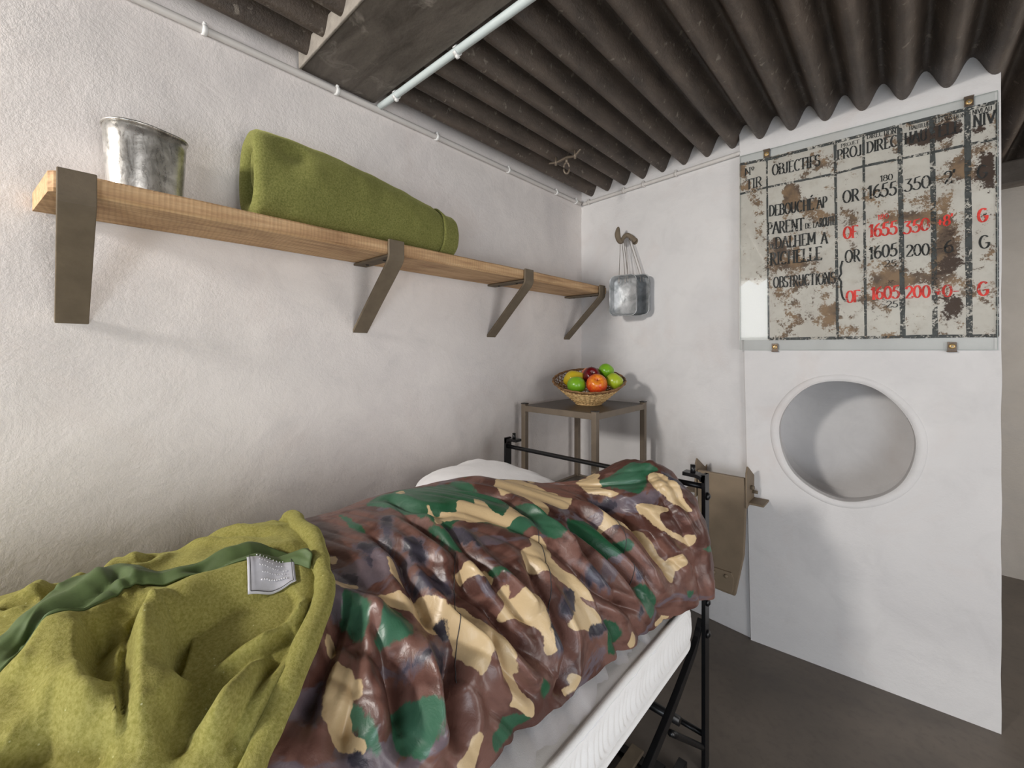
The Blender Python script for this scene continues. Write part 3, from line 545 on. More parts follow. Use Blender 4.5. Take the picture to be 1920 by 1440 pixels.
# ---------------------------------------------------------------- painted range table behind its acrylic sheet
def arc(cx, cy, rx, ry, a0, a1, n=14):
    t = np.radians(np.linspace(a0, a1, n)); return [(cx+rx*math.cos(x), cy+ry*math.sin(x)) for x in t]
def S(*p): return list(p)
GL = {  # brush letters: width, strokes (1 high); stems carry serifs
 'A': (.72, [S((.04, 0), (.36, 1)), S((.36, 1), (.68, 0)), S((.16, .36), (.56, .36))]),
 'B': (.62, [S((.12, 0), (.12, 1)), S((.12, 1), (.3, 1))+arc(.3, .76, .22, .24, 90, -90)+S((.12, .52)), S((.12, .52), (.32, .52))+arc(.32, .26, .25, .26, 90, -90)+S((.12, 0))]),
 'C': (.66, [arc(.36, .5, .29, .5, 48, 312, 22)]),
 'D': (.68, [S((.12, 0), (.12, 1)), S((.12, 1), (.26, 1))+arc(.26, .5, .36, .5, 90, -90, 20)+S((.12, 0))]),
 'E': (.58, [S((.12, 0), (.12, 1)), S((.12, 1), (.5, 1), (.5, .94)), S((.12, .52), (.42, .52)), S((.12, 0), (.52, 0), (.52, .12))]),
 'F': (.56, [S((.12, 0), (.12, 1)), S((.12, 1), (.52, 1), (.52, .94)), S((.12, .52), (.42, .52))]),
 'G': (.72, [arc(.37, .5, .30, .5, 50, 330, 24), S((.63, .26), (.63, .42)), S((.42, .42), (.70, .42))]),
 'H': (.72, [S((.13, 0), (.13, 1)), S((.59, 0), (.59, 1)), S((.13, .5), (.59, .5))]),
 'I': (.30, [S((.15, 0), (.15, 1))]),
 'J': (.44, [S((.30, 1), (.30, .22))+arc(.15, .2, .15, .2, 0, -150, 10)]),
 'L': (.55, [S((.13, 0), (.13, 1)), S((.13, 0), (.5, 0), (.5, .14))]),
 'M': (.84, [S((.12, 0), (.12, 1)), S((.12, 1), (.42, .2)), S((.42, .2), (.72, 1)), S((.72, 1), (.72, 0))]),
 'N': (.74, [S((.13, 0), (.13, 1)), S((.13, 1), (.6, 0)), S((.6, 0), (.6, 1))]),
 'O': (.72, [arc(.36, .5, .3, .5, 0, 360, 30)]),
 'P': (.58, [S((.12, 0), (.12, 1)), S((.12, 1), (.28, 1))+arc(.28, .74, .24, .26, 90, -90)+S((.12, .48))]),
 'R': (.66, [S((.12, 0), (.12, 1)), S((.12, 1), (.28, 1))+arc(.28, .75, .24, .25, 90, -90)+S((.12, .5)), S((.3, .5), (.58, 0), (.66, .02))]),
 'S': (.54, [arc(.27, .75, .2, .25, 30, 270, 14)+arc(.27, .25, .22, .25, 90, -150, 14)]),
 'T': (.62, [S((.31, 0), (.31, 1)), S((.03, .93), (.03, 1), (.59, 1), (.59, .93))]),
 'U': (.70, [S((.12, 1), (.12, .32))+arc(.34, .3, .22, .3, 180, 360, 14)+S((.56, 1))]),
 'V': (.68, [S((.04, 1), (.34, 0)), S((.34, 0), (.64, 1))]),
 '0': (.62, [arc(.31, .5, .24, .5, 0, 360, 30)]),
 '1': (.40, [S((.05, .8), (.22, 1)), S((.22, 1), (.22, 0))]),
 '2': (.58, [arc(.28, .74, .22, .26, 170, -35, 14)+S((.06, 0), (.5, 0), (.53, .14))]),
 '3': (.56, [S((.06, 1), (.48, 1), (.24, .62)), arc(.25, .31, .25, .31, 80, -150, 16)]),
 '5': (.56, [S((.5, 1.04), (.18, .98), (.12, .56)), arc(.25, .31, .25, .31, 120, -150, 18)]),
 '6': (.60, [arc(.6, .42, .52, .62, 108, 178, 12)+arc(.31, .3, .23, .3, 180, 520, 22)]),
 '8': (.58, [arc(.29, .76, .19, .24, 0, 360, 20), arc(.29, .27, .23, .27, 0, 360, 22)]),
 '-': (.45, [S((.06, .45), (.4, .45))]), '+': (.5, [S((.06, .45), (.44, .45)), S((.25, .22), (.25, .68))]),
 "'": (.25, [S((.12, 1.02), (.08, .76))]), '°': (.34, [arc(.17, .78, .12, .18, 0, 360, 14), S((.06, .5), (.3, .5))]), ' ': (.36, [])}
GL['É'] = (GL['E'][0], GL['E'][1]+[S((.22, 1.12), (.42, 1.30))])
STEMS = set('BDEÉFHILMNPRTAV1J')
def brush(pts, h, red):
    """a flat brush stroke: thick where it runs vertical, thin where it runs across"""
    P = np.asarray(pts, float); q = [P[0]]
    for a, b in zip(P[:-1], P[1:]):
        n = max(1, int(np.linalg.norm(b-a)/(.12*h))); q += [a+(b-a)*k/n for k in range(1, n+1)]
    P = np.array(q); T = np.gradient(P, axis=0); T /= np.linalg.norm(T, axis=1)[:, None]+1e-9
    tk, tn = (.15, .07) if h < .03 else (.165, .075) if red else (.135, .06); wd = h*(tn+(tk-tn)*np.abs(T[:, 1])**1.3)*(1+.25*vnoise(P[:, 0]*90, P[:, 1]*90, 3))
    N = np.stack([-T[:, 1], T[:, 0]], -1)
    e = T*wd[:, None]*.12; P[0] -= e[0]; P[-1] += e[-1]
    return P+N*wd[:, None]/2, P-N*wd[:, None]/2
def word(s, p0, z0, p1, z1, h, red, depth):
    W = sum(GL[c][0] for c in s); gs = []; x = 0.
    for c in s:
        wd, strokes = GL[c]; jx, jz = random.uniform(-.015, .015)*h, random.uniform(-.02, .02)*h
        def mp(g):
            f = (x+g[0])/W; return (p0+(p1-p0)*f+jx, z0+(z1-z0)*f+g[1]*h+jz)
        ss = [[mp(g) for g in st] for st in strokes]
        if c in STEMS:
            for st in strokes:
                a, b = np.array(st[0]), np.array(st[-1])
                if len(st) == 2 and abs(a[1]-b[1]) > .7:
                    for e in (a, b):
                        if e[1] < .1 or e[1] > .9: ss.append([mp((e[0]-.12, e[1]+(.02 if e[1] < .5 else -.02))), mp((e[0]+.12, e[1]+(.02 if e[1] < .5 else -.02)))])
        if c == 'I' and h > .03 and False: pass
        for st in ss:
            L, R_ = brush(st, h, red); dd = depth+random.uniform(0, .0003)
            gs.append(G(np.stack([PB(L[:, 0], L[:, 1], dd), PB(R_[:, 0], R_[:, 1], dd)], 1)))
        x += wd
    return gs
def m_paint(name, col, lo, hi):
    b = NB(name); p = b.pos(); n = b.noise(p, 140, 4, .7); m = b.noise(p, 26, 4, .6)
    v = b.math('ADD', b.math('MULTIPLY', n, .55), b.math('MULTIPLY', m, .45)); tr = b.n('ShaderNodeBsdfTransparent'); mx = b.n('ShaderNodeMixShader')
    b.put(b.p.inputs['Base Color'], b.mix(b.rng(m, .4, .6), col, tuple(min(1, c*1.7+.02) for c in col[:3])+(1,))); b.p.inputs['Roughness'].default_value = .8
    b.put(mx.inputs[0], b.rng(v, lo, hi)); b.t.links.new(tr.outputs[0], mx.inputs[1]); b.t.links.new(b.p.outputs[0], mx.inputs[2])
    b.t.links.new(mx.outputs[0], b.out.inputs[0]); return b.m
M_inkb = m_paint('worn_black_paint', srgb(38, 38, 38), .395, .43); M_inkr = m_paint('worn_red_paint', srgb(205, 52, 44), .395, .43); M_line = m_paint('worn_grey_line_paint', srgb(58, 60, 60), .43, .50)
def m_panel():
    b = NB('flaking_whitewash'); p = b.pos(); f = b.noise(p, 170, 5, .75); m = b.noise(p, 38, 5, .65); l = b.noise(p, 9, 5, .6)
    c = b.mix(b.rng(l, .35, .65), srgb(222, 215, 207), srgb(208, 200, 192)); c = b.mix(b.math('MULTIPLY', b.rng(m, .5, .7), .4), c, srgb(190, 178, 166))
    ru = b.math('ADD', b.attr('rust'), b.math('ADD', b.math('MULTIPLY', b.math('SUBTRACT', f, .5), 1.5), b.math('MULTIPLY', b.math('SUBTRACT', m, .5), 1.5)))
    rc = b.mix(b.rng(b.noise(p, 20, 4), .4, .6), srgb(110, 92, 80), srgb(156, 128, 102))
    c = b.mix(b.rng(ru, .385, .48), c, rc)
    dark = b.math('ADD', b.attr('dark'), b.math('ADD', b.math('MULTIPLY', b.math('SUBTRACT', f, .5), 1.3), b.math('MULTIPLY', b.math('SUBTRACT', m, .5), 1.6))); c = b.mix(b.rng(dark, .5, .62), c, srgb(82, 66, 58))
    c = b.mix(b.rng(b.math('ADD', b.attr('glare'), b.math('MULTIPLY', b.math('SUBTRACT', m, .5), .1)), .45, .55), c, srgb(232, 230, 228))
    return b.set(color=c, rough=.9, normal=b.bump(b.math('ADD', f, m), .3, .002))
pp, pz = np.meshgrid(np.linspace(-.044, .716, 260), np.linspace(1.294, 2.066, 260), indexing='ij')
def blob(c): return sum(k*np.exp(-((pp-x)/a)**2-((pz-z)/b)**2) for x, z, a, b, k in c)
rust = .20+.75*fbm(pp*16, pz*13, 5, 2)
rust += blob([(.13, 1.35, .07, .05, .35), (.2, 1.40, .1, .05, .25), (.33, 1.32, .05, .03, .45), (.14, 1.88, .03, .06, .5), (.22, 1.98, .04, .04, .45), (-.02, 1.97, .03, .06, .4), (.02, 1.83, .03, .08, .35),
              (.43, 1.73, .06, .025, .4), (.46, 1.50, .07, .03, .6), (.55, 1.51, .06, .03, .45), (.39, 1.44, .06, .03, .5), (.60, 1.62, .03, .09, .4), (.42, 1.95, .025, .03, .4), (.53, 1.72, .04, .03, .35), (.62, 1.87, .04, .04, .45), (.25, 1.78, .05, .03, .4), (.09, 1.66, .03, .05, .3)])
dark = blob([(.525, 2.0, .05, .028, 1.), (.60, 2.005, .05, .034, 1.1), (.685, 1.86, .03, .06, .95), (.695, 1.80, .015, .05, .6), (.61, 1.40, .036, .06, .85), (.61, 1.55, .035, .04, .8), (.60, 1.64, .03, .04, .6), (.685, 1.70, .025, .03, .5), (.685, 1.62, .02, .02, .6), (.675, 1.985, .02, .02, .6), (.46, 1.495, .03, .02, .55), (.57, 1.515, .02, .02, .5), (.11, 1.33, .03, .025, .45)])
glare = np.where((pp < .064) & (pz < 1.555-.6*np.abs(((pp+.044)*14 % 1)-.5)*.09), 1., 0.)  # pale patch: a window reflection painted into the colour of the table
t = root('painted_table', PB(.338, 1.294), 'old painted target table with columns of black and red numbers on the end wall', 'painting')
mk('whitewash_ground', G(PB(pp, pz, .0015)), m_panel(), t, attrs={'rust': rust, 'dark': dark, 'glare': glare})
lines = [([(-.043, 2.064), (.059, 2.057), (.287, 2.059), (.476, 2.062), (.714, 2.062)], .012), ([(-.043, 1.934), (.059, 1.939), (.29, 1.937), (.376, 1.943), (.558, 1.941), (.714, 1.942)], .009),
         ([(.068, 1.298), (.296, 1.298), (.57, 1.299), (.714, 1.298)], .011), ([(.060, 2.06), (.067, 1.298)], .007), ([(.29, 2.06), (.298, 1.298)], .009), ([(.375, 2.06), (.382, 1.298)], .008),
         ([(.476, 2.06), (.485, 1.3)], .014), ([(.560, 2.06), (.568, 1.298)], .014), ([(.645, 2.06), (.65, 1.298)], .016), ([(.712, 2.06), (.713, 1.298)], .007)]
gs = []
for k, (l, wd) in enumerate(lines):
    P = np.array(l); q = [P[0]]
    for a, b in zip(P[:-1], P[1:]):
        n = max(2, int(np.linalg.norm(b-a)/.02)); q += [a+(b-a)*i/n for i in range(1, n+1)]
    P = np.array(q); T = np.gradient(P, axis=0); T /= np.linalg.norm(T, axis=1)[:, None]; N = np.stack([-T[:, 1], T[:, 0]], -1)
    wv = wd/2*(1+.3*vnoise(P[:, 0]*40, P[:, 1]*40, k)); L, R_ = P+N*wv[:, None], P-N*wv[:, None]; gs.append(G(np.stack([PB(L[:, 0], L[:, 1], .0022+k*1e-5), PB(R_[:, 0], R_[:, 1], .0022+k*1e-5)], 1)))
mk('grid_lines', J(*gs), M_line, t)
for (s, p0, z0, p1, z1, h, c) in TXT:
    o = mk('lettering', J(*word(s, p0, z0, p1, z1, h, c == 'r', .0028)), M_inkr if c == 'r' else M_inkb, t)
    tag(o, 'worn red painted '+('letters' if s.isalpha() else 'numbers') if c == 'r' else 'worn black painted '+('numbers' if any(q.isdigit() for q in s) else 'letters'))
L, R_ = brush([(.313, 1.594), (.307, 1.57), (.309, 1.545), (.301, 1.531), (.309, 1.515), (.308, 1.485), (.313, 1.455), (.322, 1.438)], .05, False)
tag(mk('lettering', G(np.stack([PB(L[:, 0], L[:, 1], .0029), PB(R_[:, 0], R_[:, 1], .0029)], 1)), M_inkb, t), 'worn black painted curly bracket')

def m_acrylic():
    b = NB('clear_acrylic'); tr = b.n('ShaderNodeBsdfTransparent'); gl = b.n('ShaderNodeBsdfGlossy'); fr = b.n('ShaderNodeFresnel'); mx = b.n('ShaderNodeMixShader')
    tr.inputs[0].default_value = (.97, .98, .975, 1); gl.inputs['Roughness'].default_value = .04; fr.inputs[0].default_value = 1.4
    b.t.links.new(fr.outputs[0], mx.inputs[0]); b.t.links.new(tr.outputs[0], mx.inputs[1]); b.t.links.new(gl.outputs[0], mx.inputs[2]); b.t.links.new(mx.outputs[0], b.out.inputs[0]); return b.m
t = root('acrylic_sheet', PB(.335, 1.252), 'clear acrylic sheet held by four clips over the painted table', 'sheet')
def pbox(p0, p1, z0, z1, d0, d1):
    q = [PB(p, z, d) for p in (p0, p1) for z in (z0, z1) for d in (d0, d1)]; return np.array(q), box(0, 1, 0, 1, 0, 1)[1]
mk('clear_pane', pbox(-.040, .712, 1.252, 2.096, .006, .0095), m_acrylic(), t, False)
ed = [pbox(-.0405, .7125, 1.2512, 1.2526, .006, .0096), pbox(-.0405, .7125, 2.0955, 2.0965, .006, .0096), pbox(-.0412, -.040, 1.252, 2.096, .006, .0096), pbox(.712, .7128, 1.252, 2.096, .006, .0096)]
mk('polished_edge', J(*ed), plain('acrylic_edge', srgb(176, 184, 180), .3), t, False)
for (p, z) in ((.0605, 2.078), (.6475, 2.082), (.0905, 1.262), (.608, 1.262)):
    up = 1 if z > 1.7 else -1
    c = mk('clip', J(pbox(p-.011, p+.011, z-.016, z+.016, .0098, .013), pbox(p-.012, p+.012, z+up*.016-.002, z+up*.016+.002, 0, .016)), M_clip, t, False, bevel=.0008)
    nrm = (-nB[0], -nB[1], 0)
    mk('washer', lathe([(.0035, .0), (.009, .0), (.009, .002), (.0035, .002)], PB(p, z-up*.002, .0128), 20, nrm), M_brass, c)
    mk('screw', lathe([(.0035, 0), (.003, .0035), (.001, .004)], PB(p, z-up*.002, .013), 12, nrm), M_wire, c)

# ---------------------------------------------------------------- hook and mess tins on the back wall
t = root('wall_hook', (.36, 2.13, 1.86), 'brown painted curved iron hook screwed to the back wall', 'hook')
hk = spline([(.366, 2.130, 1.834), (.350, 2.11, 1.856), (.333, 2.095, 1.866), (.322, 2.08, 1.848), (.317, 2.07, 1.829), (.309, 2.062, 1.835), (.303, 2.056, 1.860), (.306, 2.052, 1.885), (.311, 2.05, 1.905)], 48)
rad = np.interp(np.linspace(0, 1, 48), [0, .2, .4, .55, .8, .95, 1], [.016, .013, .010, .013, .015, .009, .003])
mk('hook_arm', tube(hk, rad, 14), M_brown, t); mk('hook_plate', lathe([(.02, 0), (.02, .004), (.012, .008)], (.366, 2.136, 1.834), 18, (-.1, -1, 0)), M_brown, t)
def rrect(cx, cz, hx, hz, r, n=6):
    o = []
    for (sx, sz, a0) in ((1, 1, 0), (-1, 1, 90), (-1, -1, 180), (1, -1, 270)):
        for k in range(n+1):
            a = math.radians(a0+90*k/n); o.append((cx+sx*(hx-r)+r*math.cos(a), cz+sz*(hz-r)+r*math.sin(a)))
    return np.array(o)
def tin(label, c, hx, hz, dep, yaw, wires):
    t = root('mess_tin', c, label, 'mess tin', 'mess tins hanging on the wall hook')
    cs, sn = math.cos(yaw), math.sin(yaw)
    def ring(k, y, r):
        q = rrect(0, 0, hx*k, hz*k, r); return np.stack([c[0]+q[:, 0]*cs-y*sn, c[1]+q[:, 0]*sn+y*cs, c[2]+q[:, 1]], -1)
    rws = [ring(.02, dep, .0005), ring(.86, dep, .022), ring(.9, dep-.004, .026), ring(.97, .004, .03), ring(1.0, 0, .031), ring(.985, -.001, .03), ring(.955, .006, .028), ring(.88, dep-.007, .024), ring(.85, dep-.003, .022), ring(.02, dep-.003, .0005)]
    mk('pan', G(np.array(rws), False, True), M_tin, t)
    mk('rolled_rim', tube(ring(1.0, 0, .031), .0022, 8, True), M_tin, t)
    h = []
    for (dx, dy, top) in wires:
        a = np.array([c[0]+dx*cs-dy*sn, c[1]+dx*sn+dy*cs, c[2]+hz*.93]); h.append(tube(spline([a+(0, 0, -.03), a, a+(np.array(top)-a)*.5+(.001, 0, 0), top], 18), .0016, 7))
    mk('wire_handle', J(*h), M_wire, t); return t
tin('front mess tin hanging on the wall hook, open side facing the room', (.362, 2.0, 1.532), .073, .104, .044, .08, [(-.025, .012, (.312, 2.066, 1.84)), (.022, .012, (.322, 2.08, 1.86)), (.0, .03, (.318, 2.072, 1.845))])
tin('rear mess tin on the wall hook, half hidden next to the wall', (.399, 2.062, 1.536), .074, .104, .044, .06, [(-.045, .012, (.33, 2.092, 1.876)), (.022, .012, (.334, 2.097, 1.878)), (.03, .03, (.345, 2.105, 1.87))])

# iron hook under the ceiling sheet
t = root('ceiling_hook', (.27, 1.635, 2.15), 'small rusty iron hook on a bent bar bolted under the corrugated ceiling', 'hook')
mk('bent_bar', tube(spline([(.175, 1.625, 2.143), (.215, 1.632, 2.139), (.27, 1.636, 2.146), (.315, 1.632, 2.139), (.352, 1.628, 2.158)], 24), np.interp(np.linspace(0, 1, 24), [0, .5, 1], [.004, .0065, .004]), 10), M_rail, t)
for x in (.21, .318): mk('bolt', cyl((x, 1.632, 2.125), .006, .04, n=8), M_rail, t)
th_ = np.linspace(0, 2*np.pi, 28, endpoint=False)
mk('ring', tube(np.stack([.268+.013*np.sin(th_)*.8, 1.637+.013*np.sin(th_)*.6, 2.098+.026*np.cos(th_)], -1), .0045, 9, True), M_rail, t)
mk('shackle', cyl((.268, 1.637, 2.12), .007, .025, n=10), M_rail, t)

# ---------------------------------------------------------------- tall metal stand in the corner, basket of fruit
TX0, TX1, TY0, TY1, TZ = .062, .475, 1.555, 2.03, .985
t = root('side_table', ((TX0+TX1)/2, (TY0+TY1)/2, 0), 'tall narrow bronze metal stand in the corner behind the bed', 'table')
mk('table_top', box(TX0+.008, TX1-.008, TY0+.008, TY1-.008, TZ-.012, TZ), M_top, t, False, bevel=.001)
mk('lower_shelf', box(TX0+.008, TX1-.008, TY0+.008, TY1-.008, .535, .55), M_top, t, False, bevel=.001)
for z in (TZ-.014, .542):
    for q in (box(TX0, TX1, TY0, TY0+.018, z-.014, z+.013), box(TX0, TX1, TY1-.018, TY1, z-.014, z+.013), box(TX0, TX0+.018, TY0, TY1, z-.014, z+.013), box(TX1-.018, TX1, TY0, TY1, z-.014, z+.013)):
        mk('rail', q, M_rail, t, False, bevel=.0012)
for x in (TX0, TX1-.022):
    for y in (TY0, TY1-.022):
        l = mk('leg', box(x-.0015, x+.0235, y-.0015, y+.0235, 0, TZ+.006), M_rail, t, False, bevel=.0015)
        tag(mk('end_cap', box(x-.003, x+.025, y-.003, y+.025, TZ+.006, TZ+.011), M_cap, l, False, bevel=.001), 'dark plastic cap on top of the leg')

BC = np.array([.285, 1.80]); BZ = TZ
t = root('fruit_basket', (BC[0], BC[1], BZ), 'round woven wicker basket holding fruit on the tall metal stand', 'basket')
VD = np.array([-.53, .85])
def bk_pt(a, f, dr=0.):
    """f 0 base .. 1 rim; the basket leans: its front lip is lower than the back"""
    r = .055+(.174-.055)*f**.95+dr; x = r*np.cos(a); y = r*np.sin(a)
    return np.stack([BC[0]+x, BC[1]+y, BZ+.006+.114*f**1.1+f*.27*(x*VD[0]+y*VD[1])], -1)
NS = 30; aa = np.linspace(0, 2*np.pi, NS*6, endpoint=False)
def m_wick(n_, a, b_):
    b = NB(n_); n = b.noise(b.pos(), 90, 3); return b.set(color=b.mix(b.rng(n, .35, .65), a, b_), rough=.6, normal=b.bump(n, .2, .001))
M_wk = m_wick('honey_wicker', srgb(172, 134, 84), srgb(222, 188, 132)); M_wd = m_wick('dark_wicker', srgb(106, 74, 44), srgb(150, 112, 70))
rws = []
for k in range(17):
    f = .02+k*.046; sg = 1 if k % 2 else -1; rws.append(tube(bk_pt(aa, f+.004*np.sin(aa*5+k), sg*.0035*np.cos(aa*NS/2)), .0033, 6, True))
mk('woven_wall', J(*rws), M_wk, t)
mk('stakes', J(*[tube(bk_pt(np.full(9, q), np.linspace(0, .8, 9)), .0026, 5) for q in np.arange(NS)*2*np.pi/NS]), M_wk, t)
lat = []
for q in np.arange(NS)*2*np.pi/NS:
    for s in (1, -1):
        u = np.linspace(0, 1, 7); lat.append(tube(bk_pt(q+s*u*.32, .76+.23*u, s*.002), .0022, 5))
mk('open_lattice', J(*lat), M_wd, t)
mk('rim', J(tube(bk_pt(aa, 1.0+0*aa, .002*np.cos(aa*26)), .0045, 7, True), tube(bk_pt(aa, .985+.01*np.sin(aa*22), -.002), .0035, 6, True)), M_wd, t)
mk('basket_base', lathe([(.062, 0), (.066, .004), (.06, .009), (.001, .009)], (BC[0], BC[1], BZ+.0005), 28), M_wk, t)

def m_fruit(name, main, second, axis_z=True, speck=None, hi=.75, lo=.2):
    b = NB(name); c = b.n('ShaderNodeTexCoord'); sp = b.n('ShaderNodeSeparateXYZ'); b.put(sp.inputs[0], c.outputs['Object'])
    n = b.noise(c.outputs['Object'], 26, 4, .6, .6); st = b.noise(b.obj((120, 120, 12)), 1.2, 4, .6, .3)
    v = b.math('ADD', b.math('MULTIPLY', sp.outputs[2], 14.), b.math('ADD', b.math('MULTIPLY', b.math('SUBTRACT', n, .5), .5), b.math('MULTIPLY', b.math('SUBTRACT', st, .5), .9)))
    cc = b.mix(b.rng(v, lo, hi), main, second)
    if speck: cc = b.mix(b.math('MULTIPLY', b.rng(b.vor(c.outputs['Object'], 240), .16, .08), .5), cc, speck)
    return b.set(color=cc, rough=.28, spec=.5, sss=0.0)
def prof_apple(r, n=22, tall=1.):
    o = []
    for k in range(n+1):
        a = math.pi*k/n; rr = r*math.sin(a)**.92*(1+.05*math.cos(a)); z = r*tall*(-.92*math.cos(a))
        z -= .30*r*math.exp(-(math.sin(a)/.28)**2)*(1 if math.cos(a) < 0 else -.45); o.append((max(rr, .0003), z))
    return o
def prof_pear(r, n=24):
    o = []
    for k in range(n+1):
        u = k/n; z = r*(-1+2.7*u); rr = r*(math.sin(math.pi*min(1, u*1.0))**.6)*(1-.52*max(0, u-.38)/.62*1.0); o.append((max(rr, .0003), z))
    return o
def fruit(name, cat, label, pos, prof, axis, mat, stem=True):
    ax = np.array(axis, float); ax /= np.linalg.norm(ax)
    V, Fc = lathe(prof, (0, 0, 0), 32)
    o = raw(name, V, Fc, mat, None, True); o.location = pos
    q = math.acos(max(-1, min(1, ax[2]))); o.rotation_euler = (0, q, math.atan2(ax[1], ax[0])); tag(o, label, cat, 'fruit in the wicker basket')
    ORG[o] = np.zeros(3); top = max(p[1] for p in prof); z0 = prof[-1][1]
    if stem: mk('stem', tube(spline([(0, 0, z0-.004), (.001, .0005, z0+.007), (.004, .001, z0+.016)], 8), [.0016]*6+[.0019, .0022], 7), M_cap, o)
    return o
red2 = m_fruit('orange_red_skin', srgb(206, 62, 28), srgb(240, 170, 50), speck=srgb(245, 190, 110), lo=.25, hi=.85)
grn = m_fruit('green_skin', srgb(104, 160, 30), srgb(138, 186, 46), lo=-.5, hi=.8)
TOCAM = np.array([.53, -.82, .1])
fruit('apple', 'apple', 'orange-red apple with its stalk towards the room, at the front right of the basket', (.362, 1.748, 1.093), prof_apple(.049), TOCAM*.75+[0.05, 0, .42], red2)
fruit('apple', 'apple', 'dark red apple in the middle of the basket, on top of the pile', (.298, 1.806, 1.126), prof_apple(.044), TOCAM*.8+[.1, .0, .3], m_fruit('dark_red_skin', srgb(86, 10, 18), srgb(118, 16, 24)))
fruit('apple', 'apple', 'bright green apple at the front left of the basket', (.272, 1.712, 1.086), prof_apple(.0445, tall=.98), (-.2, .2, 1), grn, False)
fruit('apple', 'apple', 'bright green apple resting highest at the back of the basket', (.332, 1.888, 1.148), prof_apple(.039), (.4, .5, .8), grn, False)
fruit('apple', 'apple', 'yellow-green apple at the right side of the basket', (.405, 1.838, 1.104), prof_apple(.041), (.5, .3, .8), m_fruit('yellow_green_skin', srgb(150, 172, 36), srgb(178, 192, 56), lo=-.5, hi=.8), False)
fruit('apple', 'apple', 'pale orange apple half hidden behind the dark red apple', (.245, 1.872, 1.125), prof_apple(.043), (.1, .1, 1), m_fruit('pale_orange_skin', srgb(226, 110, 60), srgb(244, 176, 104)))
fruit('pear', 'pear', 'yellow pear lying at the left side of the basket', (.208, 1.768, 1.106), prof_pear(.045), (.75, .45, .28), m_fruit('yellow_skin', srgb(206, 178, 24), srgb(222, 198, 60), lo=-.5, hi=.8))

# ---------------------------------------------------------------- iron bed, mattress, sheet, pillow
PXL, PXR, PY = .178, .985, 1.332
t = root('iron_bed', (.58, .4, 0), 'black iron single bed frame standing along the left wall', 'bed')
for x, s in ((PXL, 1), (PXR, -1)):
    p = spline([(x, PY, 0), (x, PY, .3), (x, PY, .835), (x+s*.004, PY, .858), (x+s*.018, PY, .872), (x+s*.062, PY, .874)], 40)
    po = mk('post', strip(p, (0, 1, 0), .034, .011), M_blk, t, False, bevel=.002)
    mk('locating_pin', cyl((x+s*.036, PY, .872), .0075, .03), M_blk, po)
    for z in (.815, .50, .405): mk('bolt', lathe([(.012, 0), (.011, .005), (.004, .009)], (x+(.0055 if s < 0 else -.0055), PY, z), 12, (-s, 0, 0)), M_blk, po)
mk('head_rail', tube(np.linspace((PXL, PY, .842), (PXR, PY, .842), 12), .0085, 12), M_blk, t)
mk('head_rail', tube(np.linspace((PXL, PY, .10), (PXR, PY, .10), 12), .0085, 12), M_blk, t)
for x in (PXL+.006, PXR-.014):
    sp = spline([(x, PY-.008, .43), (x, PY-.03, .405), (x, PY-.08, .37), (x, 1.02, .275), (x, .6, .16), (x, .3, .155), (x, -.55, .155)], 60)
    mk('side_brace', strip(sp, (0, .3, 1), .034, .016), M_blk, t, False, bevel=.002)
mk('side_rail', box(PXL, PXL+.03, -.72, PY-.01, .405, .44), M_blk, t, False, bevel=.002)
mk('side_rail', box(PXR-.075, PXR-.045, -.72, PY-.01, .405, .44), M_blk, t, False, bevel=.002)
mk('cross_bar', tube(np.linspace((.20, 1.16, .245), (.975, 1.16, .245), 8), .012, 10), M_blk, t)
mk('link_bar', tube(np.linspace((.965, 1.12, .235), (.983, PY, .06), 8), .0085, 10), M_blk, t)
for y in np.arange(-.66, 1.3, .155): mk('slat', box(PXL+.012, PXR-.052, y, y+.05, .436, .443), M_blk, t, False)
# second folded spring base lying on the floor under the bed
t = root('spring_base', (.72, .9, 0), 'dark ribbed steel base lying on the floor under the bed', 'bed base')
mk('base_edge', box(.93, .955, -.1, 1.27, .0, .045), M_blk, t, False, bevel=.002); mk('base_edge', box(.40, .425, -.1, 1.27, .0, .045), M_blk, t, False, bevel=.002)
for k in range(7): mk('rib', box(.455+.068*k, .495+.068*k, -.1, 1.24, .012, .022), M_brown if k == 5 else M_blk, t, False, bevel=.002)
for y in (0.1, .5, .9, 1.2): mk('cross_strip', box(.41, .945, y, y+.03, .003, .012), M_blk, t, False)

# mattress
MX0, MX1, MY0, MY1, MZ0, MZ1 = .13, 1.003, -.85, 1.25, .446, .566
def mperim(ins, n=520):
    hx, hy, r = (MX1-MX0)/2-ins, (MY1-MY0)/2-ins, max(.10-ins, .02); c = ((MX0+MX1)/2, (MY0+MY1)/2)
    seg = []
    for (sx, sy, a0) in ((1, 1, 0), (-1, 1, 90), (-1, -1, 180), (1, -1, 270)):
        for k in range(11):
            a = math.radians(a0+9*k); seg.append((c[0]+sx*(hx-r)+r*math.cos(a), c[1]+sy*(hy-r)+r*math.sin(a)))
    P = np.array(seg+[seg[0]]); L = np.concatenate([[0], np.cumsum(np.linalg.norm(np.diff(P, axis=0), axis=1))]); q = np.linspace(0, L[-1], n, endpoint=False)
    return np.stack([np.interp(q, L, P[:, 0]), np.interp(q, L, P[:, 1])], -1), q
t = root('mattress', (.57, .2, MZ0), 'white mattress with quilted border on the black bed frame', 'mattress')
R_ = []; vs = np.linspace(0, 1, 30)
